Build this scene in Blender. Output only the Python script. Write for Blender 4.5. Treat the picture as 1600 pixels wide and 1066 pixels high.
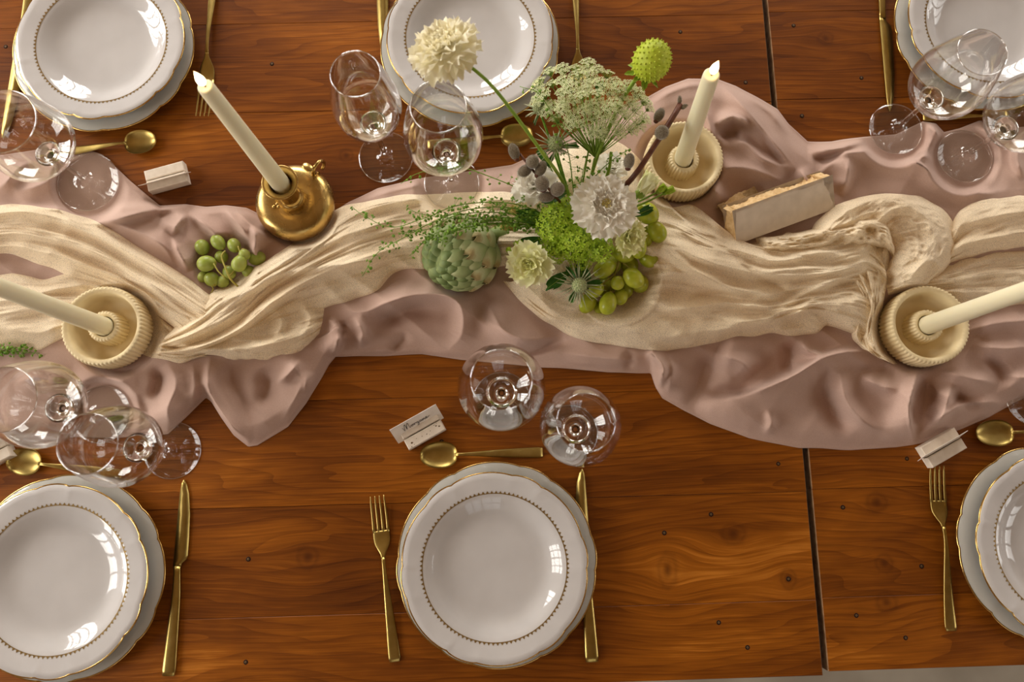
import bpy, math, random
import numpy as np
from mathutils import Vector, Matrix

for o in list(bpy.data.objects):
    bpy.data.objects.remove(o, do_unlink=True)
scene = bpy.context.scene
COL = scene.collection
R_ = math.radians
TZ = 0.75                      # height of the table tops above the floor
CAM_H = 1.08                   # camera height above the table tops
random.seed(7)
rng = np.random.default_rng(11)

# ------------------------------------------------------------------ camera
cam_d = bpy.data.cameras.new('camera')
cam_d.sensor_width = 36.0
cam_d.lens = 1228.59 / 1600 * 36.0
cam_d.clip_start = 0.01
cam_d.dof.use_dof = True
cam_d.dof.focus_distance = 1.06
cam_d.dof.aperture_fstop = 4.5
cam = bpy.data.objects.new('camera', cam_d)
cam.location = (0, 0, TZ + CAM_H)
cam.rotation_euler = (0.17043398, -0.01108571, -0.02795716)
COL.objects.link(cam)
scene.camera = cam
CAM_R = np.array(cam.rotation_euler.to_matrix())

# ------------------------------------------------------------------ world, daylight, exposure
world = bpy.data.worlds.new('world')
scene.world = world
world.use_nodes = True
wn = world.node_tree
bg = wn.nodes['Background']
bg.inputs['Color'].default_value = (0.92, 0.93, 0.95, 1)
bg.inputs['Strength'].default_value = 0.8

ROOM = dict(x0=-2.7, x1=3.6, y0=-2.9, y1=3.5, z1=3.6)
# windows: (wall, centre along wall, sill, width, height, watts)
WINDOWS = [('left', -0.75, 0.95, 1.35, 1.9, 72), ('left', 1.35, 0.95, 1.35, 1.9, 100),
           ('right', -0.75, 0.95, 1.35, 1.9, 22), ('right', 1.45, 0.95, 1.35, 1.9, 22),
           ('back', -1.0, 0.95, 1.35, 1.9, 120), ('back', 1.6, 0.95, 1.35, 1.9, 80),
           ('front', 0.4, 0.95, 1.6, 1.9, 4)]
def window_frame_matrix(wall, c, sill, w, h):
    """centre of the opening, with local x along the wall and local -z into the room"""
    zc = sill + h / 2
    if wall == 'left':
        return Matrix.Translation((ROOM['x0'], c, zc)) @ Matrix.Rotation(R_(90), 4, 'Z') @ Matrix.Rotation(R_(90), 4, 'X')
    if wall == 'right':
        return Matrix.Translation((ROOM['x1'], c, zc)) @ Matrix.Rotation(R_(-90), 4, 'Z') @ Matrix.Rotation(R_(90), 4, 'X')
    if wall == 'back':
        return Matrix.Translation((c, ROOM['y1'], zc)) @ Matrix.Rotation(R_(0), 4, 'Z') @ Matrix.Rotation(R_(90), 4, 'X')
    return Matrix.Translation((c, ROOM['y0'], zc)) @ Matrix.Rotation(R_(180), 4, 'Z') @ Matrix.Rotation(R_(90), 4, 'X')
for i, (wall, c, sill, w, h, watts) in enumerate(WINDOWS):
    ld = bpy.data.lights.new('window_daylight', 'AREA')
    ld.shape = 'RECTANGLE'; ld.size = w; ld.size_y = h
    ld.energy = watts
    ld.color = (1.0, 0.945, 0.87)
    lo = bpy.data.objects.new('window_daylight', ld)
    m = window_frame_matrix(wall, c, sill, w, h)
    d = {'left': (-0.22, 0, 0), 'right': (0.22, 0, 0), 'back': (0, 0.22, 0), 'front': (0, -0.22, 0)}[wall]
    pos = m.translation + Vector(d)
    inward = -Vector(d).normalized()
    lo.matrix_world = Matrix.Translation(pos) @ inward.to_track_quat('-Z', 'Y').to_matrix().to_4x4()
    COL.objects.link(lo)
scene.view_settings.view_transform = 'Standard'
scene.view_settings.look = 'None'
scene.view_settings.gamma = 1.0
scene.view_settings.use_curve_mapping = False
scene.view_settings.exposure = 0.27

# ------------------------------------------------------------------ helpers: geometry
def P(px, py, h=0.0):
    """world point seen at photo pixel (px,py), h metres above the table top"""
    px = np.asarray(px, float); py = np.asarray(py, float); h = np.asarray(h, float)
    f = 1228.59
    d = np.stack([(px - 800) / f, -(py - 533) / f, -np.ones_like(px)], -1) @ CAM_R.T
    s = (CAM_H - h) / -d[..., 2]
    return np.stack([d[..., 0] * s, d[..., 1] * s, np.broadcast_to(h, px.shape) + TZ], -1)
def PV(px, py, h=0.0):
    return Vector(P(px, py, h).tolist())

def smooth01(t):
    t = np.clip(t, 0, 1); return t * t * (3 - 2 * t)
def make_noise(seed, n=64):
    g = np.random.default_rng(seed).random((n, n))
    def f(x, y):
        x = np.asarray(x, float); y = np.asarray(y, float)
        xi = np.floor(x).astype(int); yi = np.floor(y).astype(int)
        u = smooth01(x - xi); v = smooth01(y - yi)
        a = g[xi % n, yi % n]; b = g[(xi + 1) % n, yi % n]; c = g[xi % n, (yi + 1) % n]; d = g[(xi + 1) % n, (yi + 1) % n]
        return (a * (1 - u) + b * u) * (1 - v) + (c * (1 - u) + d * u) * v
    return f

def mesh_data(name, V, F, mat=None, smooth=True):
    me = bpy.data.meshes.new(name)
    me.from_pydata([tuple(map(float, v)) for v in V], [], [tuple(map(int, f)) for f in F])
    if smooth:
        me.polygons.foreach_set('use_smooth', [True] * len(me.polygons))
    if mat: me.materials.append(mat)
    me.update()
    return me
def link(name, me, parent=None, M=None):
    o = bpy.data.objects.new(name, me)
    COL.objects.link(o)
    if parent is not None: o.parent = parent
    if M is not None: o.matrix_local = M
    return o
def build(name, mb, mat, parent=None, smooth=True, origin=None):
    """mb = (V,F); origin: world point to subtract so that coordinates become local"""
    V, F = mb
    V = np.asarray(V, float)
    if origin is not None: V = V - np.asarray(origin, float)
    o = link(name, mesh_data(name, V, F, mat, smooth), parent)
    return o
def empty(name, loc=(0, 0, 0), rz=0.0):
    o = bpy.data.objects.new(name, None)
    o.empty_display_size = 0.02
    o.location = loc; o.rotation_euler = (0, 0, rz)
    COL.objects.link(o)
    return o
def tag(o, label, cat, group=None, kind=None):
    o['label'] = label
    if cat: o['category'] = cat
    if group: o['group'] = group
    if kind: o['kind'] = kind
    return o
def structure(o, label=None):
    o['kind'] = 'structure'
    if label: o['label'] = label
    return o

def merge(*mbs):
    V = []; F = []; n = 0
    for v, f in mbs:
        v = np.asarray(v, float).reshape(-1, 3)
        V.append(v); F += [tuple(i + n for i in q) for q in f]; n += len(v)
    return (np.concatenate(V) if V else np.zeros((0, 3))), F
def xform(mb, M):
    V = np.asarray(mb[0], float)
    A = np.array(M)
    return V @ A[:3, :3].T + A[:3, 3], mb[1]
def grid_faces(nu, nv, wrap_u=False, wrap_v=False):
    F = []
    for i in range(nu if wrap_u else nu - 1):
        for j in range(nv if wrap_v else nv - 1):
            a = i * nv + j; b = ((i + 1) % nu) * nv + j
            c = ((i + 1) % nu) * nv + (j + 1) % nv; d = i * nv + (j + 1) % nv
            F.append((a, b, c, d))
    return F
def box(cx, cy, cz, sx, sy, sz, bevel=0.0):
    x, y, z = sx / 2, sy / 2, sz / 2
    if bevel <= 0:
        V = [(-x, -y, -z), (x, -y, -z), (x, y, -z), (-x, y, -z), (-x, -y, z), (x, -y, z), (x, y, z), (-x, y, z)]
        F = [(3, 2, 1, 0), (4, 5, 6, 7), (0, 1, 5, 4), (1, 2, 6, 5), (2, 3, 7, 6), (3, 0, 4, 7)]
    else:
        b = bevel
        rings = [(-z, b), (-z + b, 0), (z - b, 0), (z, b)]
        V = []
        for zz, ins in rings:
            xi, yi = x - ins, y - ins
            V += [(-xi, -yi, zz), (xi, -yi, zz), (xi, yi, zz), (-xi, yi, zz)]
        F = [(3, 2, 1, 0), (12, 13, 14, 15)]
        for r in range(3):
            for k in range(4):
                a = r * 4 + k; c = r * 4 + (k + 1) % 4
                F.append((a, c, c + 4, a + 4))
    V = np.array(V) + np.array([cx, cy, cz])
    return V, F
def lathe(profile, n=48, rmod=None, close_ends=False):
    """profile: list of (r,z); faces outward when the profile runs upward on the outside"""
    pr = np.array(profile, float)
    th = np.linspace(0, 2 * np.pi, n, endpoint=False)
    V = np.zeros((len(pr), n, 3))
    for i, (r, z) in enumerate(pr):
        rr = np.full(n, r)
        if rmod is not None: rr = rmod(th, r, z, i)
        V[i, :, 0] = rr * np.cos(th); V[i, :, 1] = rr * np.sin(th); V[i, :, 2] = z
    F = []
    for i in range(len(pr) - 1):
        for j in range(n):
            k = (j + 1) % n
            F.append((i * n + j, i * n + k, (i + 1) * n + k, (i + 1) * n + j))
    if close_ends:
        F.append(tuple(range(n - 1, -1, -1)))
        F.append(tuple((len(pr) - 1) * n + j for j in range(n)))
    return V.reshape(-1, 3), F
def catmull(pts, n):
    p = np.array(pts, float)
    if len(p) < 3:
        t = np.linspace(0, 1, n)[:, None]
        return p[0] * (1 - t) + p[-1] * t
    seg = np.linalg.norm(np.diff(p, axis=0), axis=1)
    s = np.concatenate([[0], np.cumsum(np.sqrt(seg + 1e-12))])
    m = np.zeros_like(p)
    m[1:-1] = (p[2:] - p[:-2]) / (s[2:] - s[:-2])[:, None]
    m[0] = (p[1] - p[0]) / (s[1] - s[0]); m[-1] = (p[-1] - p[-2]) / (s[-1] - s[-2])
    fine = np.linspace(0, s[-1], max(n * 6, 60))
    k = np.clip(np.searchsorted(s, fine, side='right') - 1, 0, len(p) - 2)
    hh = (s[k + 1] - s[k]); t = ((fine - s[k]) / hh)[:, None]; hh = hh[:, None]
    q = (2 * t**3 - 3 * t**2 + 1) * p[k] + (t**3 - 2 * t**2 + t) * hh * m[k] + (-2 * t**3 + 3 * t**2) * p[k + 1] + (t**3 - t**2) * hh * m[k + 1]
    L = np.concatenate([[0], np.cumsum(np.linalg.norm(np.diff(q, axis=0), axis=1))])
    ss = np.linspace(0, L[-1], n)
    return np.stack([np.interp(ss, L, q[:, i]) for i in range(q.shape[1])], -1)
def tube(pts, radii, sides=8, n=None, cap=True):
    p = np.array(pts, float)
    if n: p = catmull(p, n)
    m = len(p)
    r = np.interp(np.linspace(0, 1, m), np.linspace(0, 1, len(np.atleast_1d(radii))), np.atleast_1d(radii))
    T = np.gradient(p, axis=0); T /= np.linalg.norm(T, axis=1)[:, None] + 1e-12
    ref = np.array([0, 0, 1.0]) if abs(T[0][2]) < 0.9 else np.array([1.0, 0, 0])
    V = []
    u = np.cross(T[0], ref); u /= np.linalg.norm(u)
    for i in range(m):
        u = u - T[i] * np.dot(u, T[i]); u /= np.linalg.norm(u) + 1e-12
        w = np.cross(T[i], u)
        for k in range(sides):
            a = 2 * np.pi * k / sides
            V.append(p[i] + r[i] * (np.cos(a) * u + np.sin(a) * w))
    F = []
    for i in range(m - 1):
        for k in range(sides):
            a = i * sides + k; b = i * sides + (k + 1) % sides
            F.append((a, b, b + sides, a + sides))
    if cap:
        F.append(tuple(range(sides - 1, -1, -1)))
        F.append(tuple((m - 1) * sides + k for k in range(sides)))
    return np.array(V), F
def ellipsoid(rx, ry, rz, nu=16, nv=10, fn=None):
    prof = [(math.sin(math.pi * i / nv), -math.cos(math.pi * i / nv)) for i in range(nv + 1)]
    prof[0] = (1e-4, -1); prof[-1] = (1e-4, 1)
    V, F = lathe(prof, nu)
    V = V * np.array([rx, ry, rz])
    if fn is not None: V = fn(V)
    return V, F
def frame(origin, z_axis, x_hint=(1, 0, 0)):
    z = Vector(z_axis).normalized(); x = Vector(x_hint)
    x = x - z * x.dot(z)
    if x.length < 1e-5:
        x = Vector((0, 1, 0)) - z * z.y
    x.normalize(); y = z.cross(x)
    M = Matrix((x, y, z)).transposed().to_4x4()
    M.translation = Vector(origin)
    return M
def loft(sections):
    """sections: list of arrays of the same number of points (closed loops); capped ends"""
    n = len(sections[0])
    V = np.concatenate([np.asarray(s, float) for s in sections])
    F = []
    for i in range(len(sections) - 1):
        for k in range(n):
            a = i * n + k; b = i * n + (k + 1) % n
            F.append((a, b, b + n, a + n))
    F.append(tuple(range(n - 1, -1, -1)))
    F.append(tuple((len(sections) - 1) * n + k for k in range(n)))
    return V, F

# ------------------------------------------------------------------ helpers: materials
def srgb(r, g, b):
    f = lambda c: c / 12.92 if c <= 0.04045 else ((c + 0.055) / 1.055) ** 2.4
    return (f(r / 255), f(g / 255), f(b / 255), 1)
class NT:
    def __init__(s, mat):
        s.t = mat.node_tree; s.n = s.t.nodes; s.l = s.t.links
    def node(s, kind, **kw):
        n = s.n.new(kind)
        for k, v in kw.items():
            if hasattr(n, k) and not k[0].isupper(): setattr(n, k, v)
        return n
    def put(s, sock, v):
        if hasattr(v, 'is_output'): s.l.new(v, sock)
        else: sock.default_value = v
    def m(s, op, a, b=None, c=None, clamp=False):
        n = s.n.new('ShaderNodeMath'); n.operation = op; n.use_clamp = clamp
        s.put(n.inputs[0], a)
        if b is not None: s.put(n.inputs[1], b)
        if c is not None: s.put(n.inputs[2], c)
        return n.outputs[0]
    def xyz(s, x, y, z):
        n = s.n.new('ShaderNodeCombineXYZ')
        for i, v in enumerate((x, y, z)): s.put(n.inputs[i], v)
        return n.outputs[0]
    def noise(s, vec, scale, detail=3, rough=0.5, dist=0.0):
        n = s.n.new('ShaderNodeTexNoise')
        if vec is not None: s.l.new(vec, n.inputs['Vector'])
        n.inputs['Scale'].default_value = scale; n.inputs['Detail'].default_value = detail
        n.inputs['Roughness'].default_value = rough; n.inputs['Distortion'].default_value = dist
        return n.outputs['Fac']
    def ramp(s, fac, stops):
        n = s.n.new('ShaderNodeValToRGB')
        s.put(n.inputs[0], fac)
        e = n.color_ramp.elements
        while len(e) < len(stops): e.new(0.5)
        for i, (p, c) in enumerate(stops): e[i].position = p; e[i].color = c
        return n.outputs[0]
    def mix(s, fac, a, b, mode='MIX'):
        n = s.n.new('ShaderNodeMix'); n.data_type = 'RGBA'; n.blend_type = mode
        s.put(n.inputs[0], fac); s.put(n.inputs[6], a); s.put(n.inputs[7], b)
        return n.outputs[2]
    def bump(s, height, strength=0.3, distance=0.001):
        n = s.n.new('ShaderNodeBump')
        n.inputs['Strength'].default_value = strength; n.inputs['Distance'].default_value = distance
        s.l.new(height, n.inputs['Height'])
        return n.outputs['Normal']
    def obj(s):
        return s.n.new('ShaderNodeTexCoord').outputs['Object']
    def pos(s):
        return s.n.new('ShaderNodeNewGeometry').outputs['Position']
def material(name, color=(0.8, 0.8, 0.8, 1), rough=0.5, metallic=0.0, spec=0.5, **kw):
    mt = bpy.data.materials.new(name); mt.use_nodes = True
    b = mt.node_tree.nodes['Principled BSDF']
    b.inputs['Base Color'].default_value = color
    b.inputs['Roughness'].default_value = rough
    b.inputs['Metallic'].default_value = metallic
    b.inputs['Specular IOR Level'].default_value = spec
    for k, v in kw.items(): b.inputs[k.replace('_', ' ')].default_value = v
    return mt, NT(mt), b
def varied(name, c0, c1, scale=30, rough=0.5, spec=0.4, bump=0.0, bscale=200, bdist=0.0005, detail=3, metallic=0.0, **kw):
    """two-tone noise material with optional fine relief"""
    mt, t, b = material(name, c0, rough, metallic, spec, **kw)
    v = t.obj()
    t.put(b.inputs['Base Color'], t.ramp(t.noise(v, scale, detail), [(0.3, c0), (0.7, c1)]))
    if bump:
        t.put(b.inputs['Normal'], t.bump(t.noise(v, bscale, 4), bump, bdist))
    return mt

# ------------------------------------------------------------------ materials
KNOTS = [(1146, 834, 15, 13), (1043, 891, 12, 20), (1382, 880, 11, 11), (1385, 941, 13, 12), (481, 871, 13, 14),
         (1232, 905, 10, 12), (541, 243, 9, 9), (1370, 785, 13, 12), (180, 1010, 12, 10), (1290, 60, 11, 10)]
def wood_material():
    mt, t, b = material('stained_pine', rough=0.36, spec=0.22)
    sep = t.n.new('ShaderNodeSeparateXYZ'); t.l.new(t.pos(), sep.inputs[0])
    x, y, z = sep.outputs
    rnd = t.n.new('ShaderNodeObjectInfo').outputs['Random']
    yy = y; dark = None; ring = None
    kn_wob = t.m('ADD', 0.45, t.noise(t.pos(), 90.0, 2))
    for (kx, ky, rx, ry) in KNOTS:
        c = P(kx, ky, 0); a = rx * 0.00085; bb = ry * 0.00085
        dx = t.m('DIVIDE', t.m('SUBTRACT', x, float(c[0])), a)
        dy = t.m('SUBTRACT', y, float(c[1]))
        dn = t.m('DIVIDE', dy, bb)
        q = t.m('ADD', t.m('MULTIPLY', t.m('MULTIPLY', dx, dx), 0.32), t.m('MULTIPLY', dn, dn))
        g = t.m('DIVIDE', 1.0, t.m('ADD', 1.0, t.m('MULTIPLY', q, 0.22)))
        yy = t.m('SUBTRACT', yy, t.m('MULTIPLY', t.m('MULTIPLY', dy, g), 0.86))
        q2 = t.m('ADD', t.m('MULTIPLY', dx, dx), t.m('MULTIPLY', dn, dn))
        q2 = t.m('MULTIPLY', q2, kn_wob)
        k = t.m('ADD', t.m('MULTIPLY', t.m('POWER', 2.718, t.m('MULTIPLY', q2, -3.0)), 0.75), t.m('MULTIPLY', t.m('POWER', 2.718, t.m('MULTIPLY', t.m('POWER', t.m('SUBTRACT', t.m('SQRT', q2), 1.15), 2.0), -14.0)), 0.28))
        dark = k if dark is None else t.m('MAXIMUM', dark, k)
    off = t.m('MULTIPLY', rnd, 9.0)
    xs = t.m('ADD', x, off)
    warp = t.noise(t.xyz(t.m('MULTIPLY', xs, 1.6), t.m('MULTIPLY', yy, 8.0), off), 1.0, 3, 0.5)
    broad = t.noise(t.xyz(t.m('MULTIPLY', xs, 2.6), t.m('MULTIPLY', yy, 11.0), off), 1.0, 4, 0.55, 0.4)
    fine = t.noise(t.xyz(t.m('MULTIPLY', xs, 9.0), t.m('MULTIPLY', yy, 420.0), off), 1.0, 5, 0.65)
    ringv = t.m('ADD', t.m('MULTIPLY', yy, 62.0), t.m('MULTIPLY', warp, 15.0))
    saw = t.m('FRACT', ringv)
    rings = t.m('MULTIPLY', t.m('POWER', saw, 3.0), t.m('GREATER_THAN', 0.97, saw))
    f = t.m('ADD', t.m('MULTIPLY', broad, 0.80), t.m('MULTIPLY', t.m('SUBTRACT', fine, 0.5), 0.40))
    f = t.m('SUBTRACT', f, t.m('MULTIPLY', rings, 0.10))
    f = t.m('ADD', f, t.m('MULTIPLY', t.m('SUBTRACT', rnd, 0.5), 0.10))
    colr = t.ramp(f, [(0.17, srgb(76, 35, 3)), (0.36, srgb(114, 60, 7)), (0.50, srgb(146, 82, 14)), (0.66, srgb(198, 124, 42))])
    colr = t.mix(t.m('MULTIPLY', dark, 0.8), colr, srgb(52, 17, 3))
    t.put(b.inputs['Base Color'], colr)
    t.put(b.inputs['Roughness'], t.m('ADD', 0.34, t.m('MULTIPLY', fine, 0.16)))
    t.put(b.inputs['Normal'], t.bump(t.m('ADD', fine, t.m('MULTIPLY', broad, 0.6)), 0.14, 0.0012))
    return mt
M_WOOD = wood_material()
M_EDGE = varied('worn_plank_edge', srgb(150, 118, 84), srgb(104, 70, 40), 90, 0.6, 0.3)
M_SCREW = varied('dull_steel_screw', srgb(84, 62, 40), srgb(120, 98, 70), 400, 0.5, 0.4, metallic=0.7)
M_HOLE = varied('screw_hole_dark', srgb(24, 12, 5), srgb(44, 24, 10), 300, 0.8, 0.2)

def porcelain():
    mt, t, b = material('white_porcelain', (0.60, 0.58, 0.57, 1), 0.045, 0.0, 0.5)
    b.inputs['Coat Weight'].default_value = 0.3; b.inputs['Coat Roughness'].default_value = 0.05
    v = t.obj()
    t.put(b.inputs['Base Color'], t.ramp(t.noise(v, 25, 2), [(0.3, (0.555, 0.535, 0.525, 1)), (0.7, (0.60, 0.58, 0.57, 1))]))
    t.put(b.inputs['Normal'], t.bump(t.noise(v, 30, 1), 0.05, 0.0004))
    return mt
M_PORC = porcelain()
M_PORC_GREY = varied('grey_white_porcelain', (0.46, 0.455, 0.42, 1), (0.50, 0.49, 0.455, 1), 20, 0.06, 0.5)
def gold(name, c0, c1, rough, scale=60):
    mt, t, b = material(name, c0, rough, 1.0, 0.5)
    v = t.obj()
    n = t.noise(v, scale, 4)
    t.put(b.inputs['Base Color'], t.ramp(n, [(0.3, c0), (0.7, c1)]))
    t.put(b.inputs['Roughness'], t.m('ADD', rough - 0.02, t.m('MULTIPLY', t.noise(v, scale, 2), 0.05)))
    return mt
M_GOLDRIM = gold('gilt_rim', (0.62, 0.40, 0.13, 1), (0.74, 0.52, 0.20, 1), 0.18, 120)
M_GOLDPRINT = varied('gilt_print', srgb(132, 108, 62), srgb(160, 132, 80), 300, 0.35, 0.5, metallic=0.6)
M_CUTLERY = gold('brushed_gold_cutlery', (0.40, 0.29, 0.085, 1), (0.47, 0.345, 0.115, 1), 0.31, 90)
M_BRASS = gold('aged_brass', (0.44, 0.29, 0.085, 1), (0.58, 0.40, 0.15, 1), 0.27, 45)

def glass_material():
    mt = bpy.data.materials.new('clear_glass'); mt.use_nodes = True
    t = NT(mt); t.n.remove(t.n['Principled BSDF'])
    g = t.n.new('ShaderNodeBsdfGlass'); g.inputs['IOR'].default_value = 1.48; g.inputs['Roughness'].default_value = 0.0
    g.inputs['Color'].default_value = (0.985, 0.985, 0.98, 1)
    t.l.new(g.outputs[0], t.n['Material Output'].inputs[0])
    return mt
M_GLASS = glass_material()
def thin_glass(name, f0, gain, power):
    mt = bpy.data.materials.new(name); mt.use_nodes = True
    t = NT(mt); t.n.remove(t.n['Principled BSDF'])
    tp = t.n.new('ShaderNodeBsdfTransparent'); tp.inputs['Color'].default_value = (0.985, 0.985, 0.98, 1)
    gl = t.n.new('ShaderNodeBsdfGlossy'); gl.inputs['Roughness'].default_value = 0.0; gl.inputs['Color'].default_value = (1, 1, 1, 1)
    lw = t.n.new('ShaderNodeLayerWeight'); lw.inputs['Blend'].default_value = 0.5; fc = lw.outputs['Facing']
    fres = t.m('ADD', f0, t.m('MULTIPLY', t.m('POWER', fc, power), gain))
    ms = t.n.new('ShaderNodeMixShader')
    t.l.new(fres, ms.inputs[0]); t.l.new(tp.outputs[0], ms.inputs[1]); t.l.new(gl.outputs[0], ms.inputs[2]); t.l.new(ms.outputs[0], t.n['Material Output'].inputs[0])
    return mt
M_THIN = thin_glass('thin_clear_glass', 0.05, 0.82, 2.6)
M_RIMGLASS = thin_glass('glass_rim', 0.30, 0.45, 1.5)


def cloth_material(name, c0, c1, sheen, weave, bump, transl=0.0, transp=0.0):
    mt, t, b = material(name, c0, 0.85, 0.0, 0.15)
    b.inputs['Sheen Weight'].default_value = sheen; b.inputs['Sheen Roughness'].default_value = 0.5
    v = t.pos()
    sep = t.n.new('ShaderNodeSeparateXYZ'); t.l.new(v, sep.inputs[0])
    wx = t.m('SINE', t.m('MULTIPLY', sep.outputs[0], weave)); wy = t.m('SINE', t.m('MULTIPLY', sep.outputs[1], weave))
    h = t.m('ADD', t.m('MULTIPLY', t.m('MULTIPLY', wx, wy), 0.5), t.noise(v, 700, 3))
    big = t.noise(v, 9, 3)
    t.put(b.inputs['Base Color'], t.ramp(t.m('ADD', t.m('MULTIPLY', big, 0.7), t.m('MULTIPLY', t.noise(v, 520, 2), 0.3)), [(0.35, c0), (0.65, c1)]))
    t.put(b.inputs['Normal'], t.bump(h, bump, 0.0008))
    out = t.n['Material Output']; sh = b.outputs[0]
    if transl:
        tr = t.n.new('ShaderNodeBsdfTranslucent'); tr.inputs['Color'].default_value = c1
        ms = t.n.new('ShaderNodeMixShader'); ms.inputs[0].default_value = transl
        t.l.new(sh, ms.inputs[1]); t.l.new(tr.outputs[0], ms.inputs[2]); sh = ms.outputs[0]
    if transp:
        tp = t.n.new('ShaderNodeBsdfTransparent')
        ms = t.n.new('ShaderNodeMixShader')
        t.put(ms.inputs[0], t.m('MULTIPLY', t.m('GREATER_THAN', t.noise(v, 1300, 2), 0.56), transp))
        t.l.new(sh, ms.inputs[1]); t.l.new(tp.outputs[0], ms.inputs[2]); sh = ms.outputs[0]
    t.l.new(sh, out.inputs[0])
    return mt
M_MAUVE = cloth_material('dusty_mauve_cotton', srgb(178, 149, 136), srgb(192, 163, 149), 0.15, 2600, 0.2)
M_GAUZE = cloth_material('cream_cheesecloth', srgb(247, 227, 193), srgb(253, 238, 209), 0.1, 2100, 0.4, 0.22, 0.4)

M_WAX = material('ivory_wax', srgb(226, 218, 186), 0.45, 0, 0.4)[0]
_b = M_WAX.node_tree.nodes['Principled BSDF']
_b.inputs['Subsurface Weight'].default_value = 0.35; _b.inputs['Subsurface Radius'].default_value = (0.01, 0.008, 0.005); _b.inputs['Subsurface Scale'].default_value = 0.6
M_WICK = varied('charred_wick', srgb(30, 22, 16), srgb(60, 40, 26), 500, 0.9, 0.1)
def flame_material():
    mt = bpy.data.materials.new('candle_flame'); mt.use_nodes = True
    t = NT(mt); t.n.remove(t.n['Principled BSDF'])
    e = t.n.new('ShaderNodeEmission')
    sep = t.n.new('ShaderNodeSeparateXYZ'); t.l.new(t.n.new('ShaderNodeTexCoord').outputs['Generated'], sep.inputs[0])
    t.put(e.inputs['Color'], t.ramp(sep.outputs[2], [(0.0, (1.0, 0.42, 0.10, 1)), (0.25, (1.0, 0.80, 0.45, 1)), (0.8, (1.0, 0.78, 0.42, 1)), (1.0, (1.0, 0.5, 0.16, 1))]))
    e.inputs['Strength'].default_value = 9.0
    t.l.new(e.outputs[0], t.n['Material Output'].inputs[0])
    return mt
M_FLAME = flame_material()
M_CERAMIC = varied('cream_matte_ceramic', srgb(222, 203, 160), srgb(232, 214, 172), 40, 0.55, 0.35, 0.15, 400, 0.0003)
M_STONEFACE = varied('sawn_grey_stone', srgb(204, 190, 172), srgb(218, 204, 186), 60, 0.8, 0.2, 0.25, 700, 0.0006)
M_STONEROUGH = varied('broken_cream_stone', srgb(206, 170, 118), srgb(232, 204, 158), 160, 0.9, 0.15, 0.6, 500, 0.0015, detail=6)
M_PLASTER = varied('white_plaster_terrazzo', srgb(214, 200, 182), srgb(226, 214, 198), 90, 0.7, 0.25, 0.2, 400, 0.0004)
M_CHIP = varied('terrazzo_chip', srgb(60, 44, 26), srgb(120, 92, 58), 300, 0.6, 0.3)
M_CARD = varied('white_card', srgb(226, 216, 204), srgb(236, 228, 218), 60, 0.7, 0.2)
M_INK = material('black_ink', srgb(42, 38, 36), 0.6)[0]

def plant(name, c0, c1, scale=60, rough=0.5, sss=0.0, transl=0.25, bump=0.0, bscale=300, spec=0.35):
    mt, t, b = material(name, c0, rough, 0.0, spec)
    v = t.obj()
    col = t.ramp(t.noise(v, scale, 3), [(0.3, c0), (0.7, c1)])
    t.put(b.inputs['Base Color'], col)
    if sss:
        b.inputs['Subsurface Weight'].default_value = sss; b.inputs['Subsurface Radius'].default_value = (0.006, 0.006, 0.002); b.inputs['Subsurface Scale'].default_value = 0.8
    if bump: t.put(b.inputs['Normal'], t.bump(t.noise(v, bscale, 3), bump, 0.0006))
    if transl:
        tr = t.n.new('ShaderNodeBsdfTranslucent'); t.l.new(col, tr.inputs['Color'])
        ms = t.n.new('ShaderNodeMixShader'); ms.inputs[0].default_value = transl
        t.l.new(b.outputs[0], ms.inputs[1]); t.l.new(tr.outputs[0], ms.inputs[2])
        t.l.new(ms.outputs[0], t.n['Material Output'].inputs[0])
    return mt
M_GRAPE = plant('green_grape_skin', srgb(150, 160, 30), srgb(186, 190, 66), 70, 0.28, 0.35, 0.0)
M_GRAPE2 = plant('pale_green_grape_skin', srgb(134, 150, 48), srgb(172, 182, 96), 60, 0.36, 0.3, 0.0)
M_TWIG = plant('pale_green_twig', srgb(150, 146, 52), srgb(178, 164, 80), 200, 0.6, 0, 0)
M_ARTI = plant('artichoke_green', srgb(112, 132, 66), srgb(156, 170, 106), 40, 0.55, 0, 0.1, 0.3, 240)
def bract_material():
    mt, t, b = material('artichoke_bract', rough=0.55, spec=0.3)
    v = t.obj(); sep = t.n.new('ShaderNodeSeparateXYZ'); t.l.new(v, sep.inputs[0])
    f = t.m('ADD', t.m('MULTIPLY', sep.outputs[0], 24.0), t.m('MULTIPLY', t.m('SUBTRACT', t.noise(v, 90, 3), 0.5), 0.35))
    t.put(b.inputs['Base Color'], t.ramp(f, [(0.15, srgb(100, 120, 66)), (0.55, srgb(146, 160, 106)), (0.88, srgb(184, 188, 142)), (1.0, srgb(168, 152, 104))]))
    t.put(b.inputs['Normal'], t.bump(t.noise(v, 240, 3), 0.3, 0.0006))
    return mt
M_BRACT = bract_material()
M_ARTITIP = plant('artichoke_pale_tip', srgb(176, 172, 110), srgb(150, 126, 84), 200, 0.6, 0, 0.05)
M_STEM = plant('flower_stem_green', srgb(112, 146, 34), srgb(148, 172, 62), 90, 0.45, 0, 0.1)
M_DARKLEAF = plant('dark_green_leaf', srgb(40, 84, 26), srgb(72, 122, 44), 80, 0.4, 0, 0.2, 0.2, 200)
M_PETALW = plant('white_petal', srgb(253, 248, 236), srgb(255, 253, 245), 60, 0.6, 0, 0.22, 0.2, 400)
M_PETALC = plant('cream_petal', srgb(248, 240, 208), srgb(252, 248, 226), 60, 0.6, 0, 0.25, 0.2, 400)
M_PETALG = plant('greenish_cream_petal', srgb(236, 238, 168), srgb(250, 248, 214), 50, 0.6, 0, 0.25, 0.2, 400)
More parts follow.
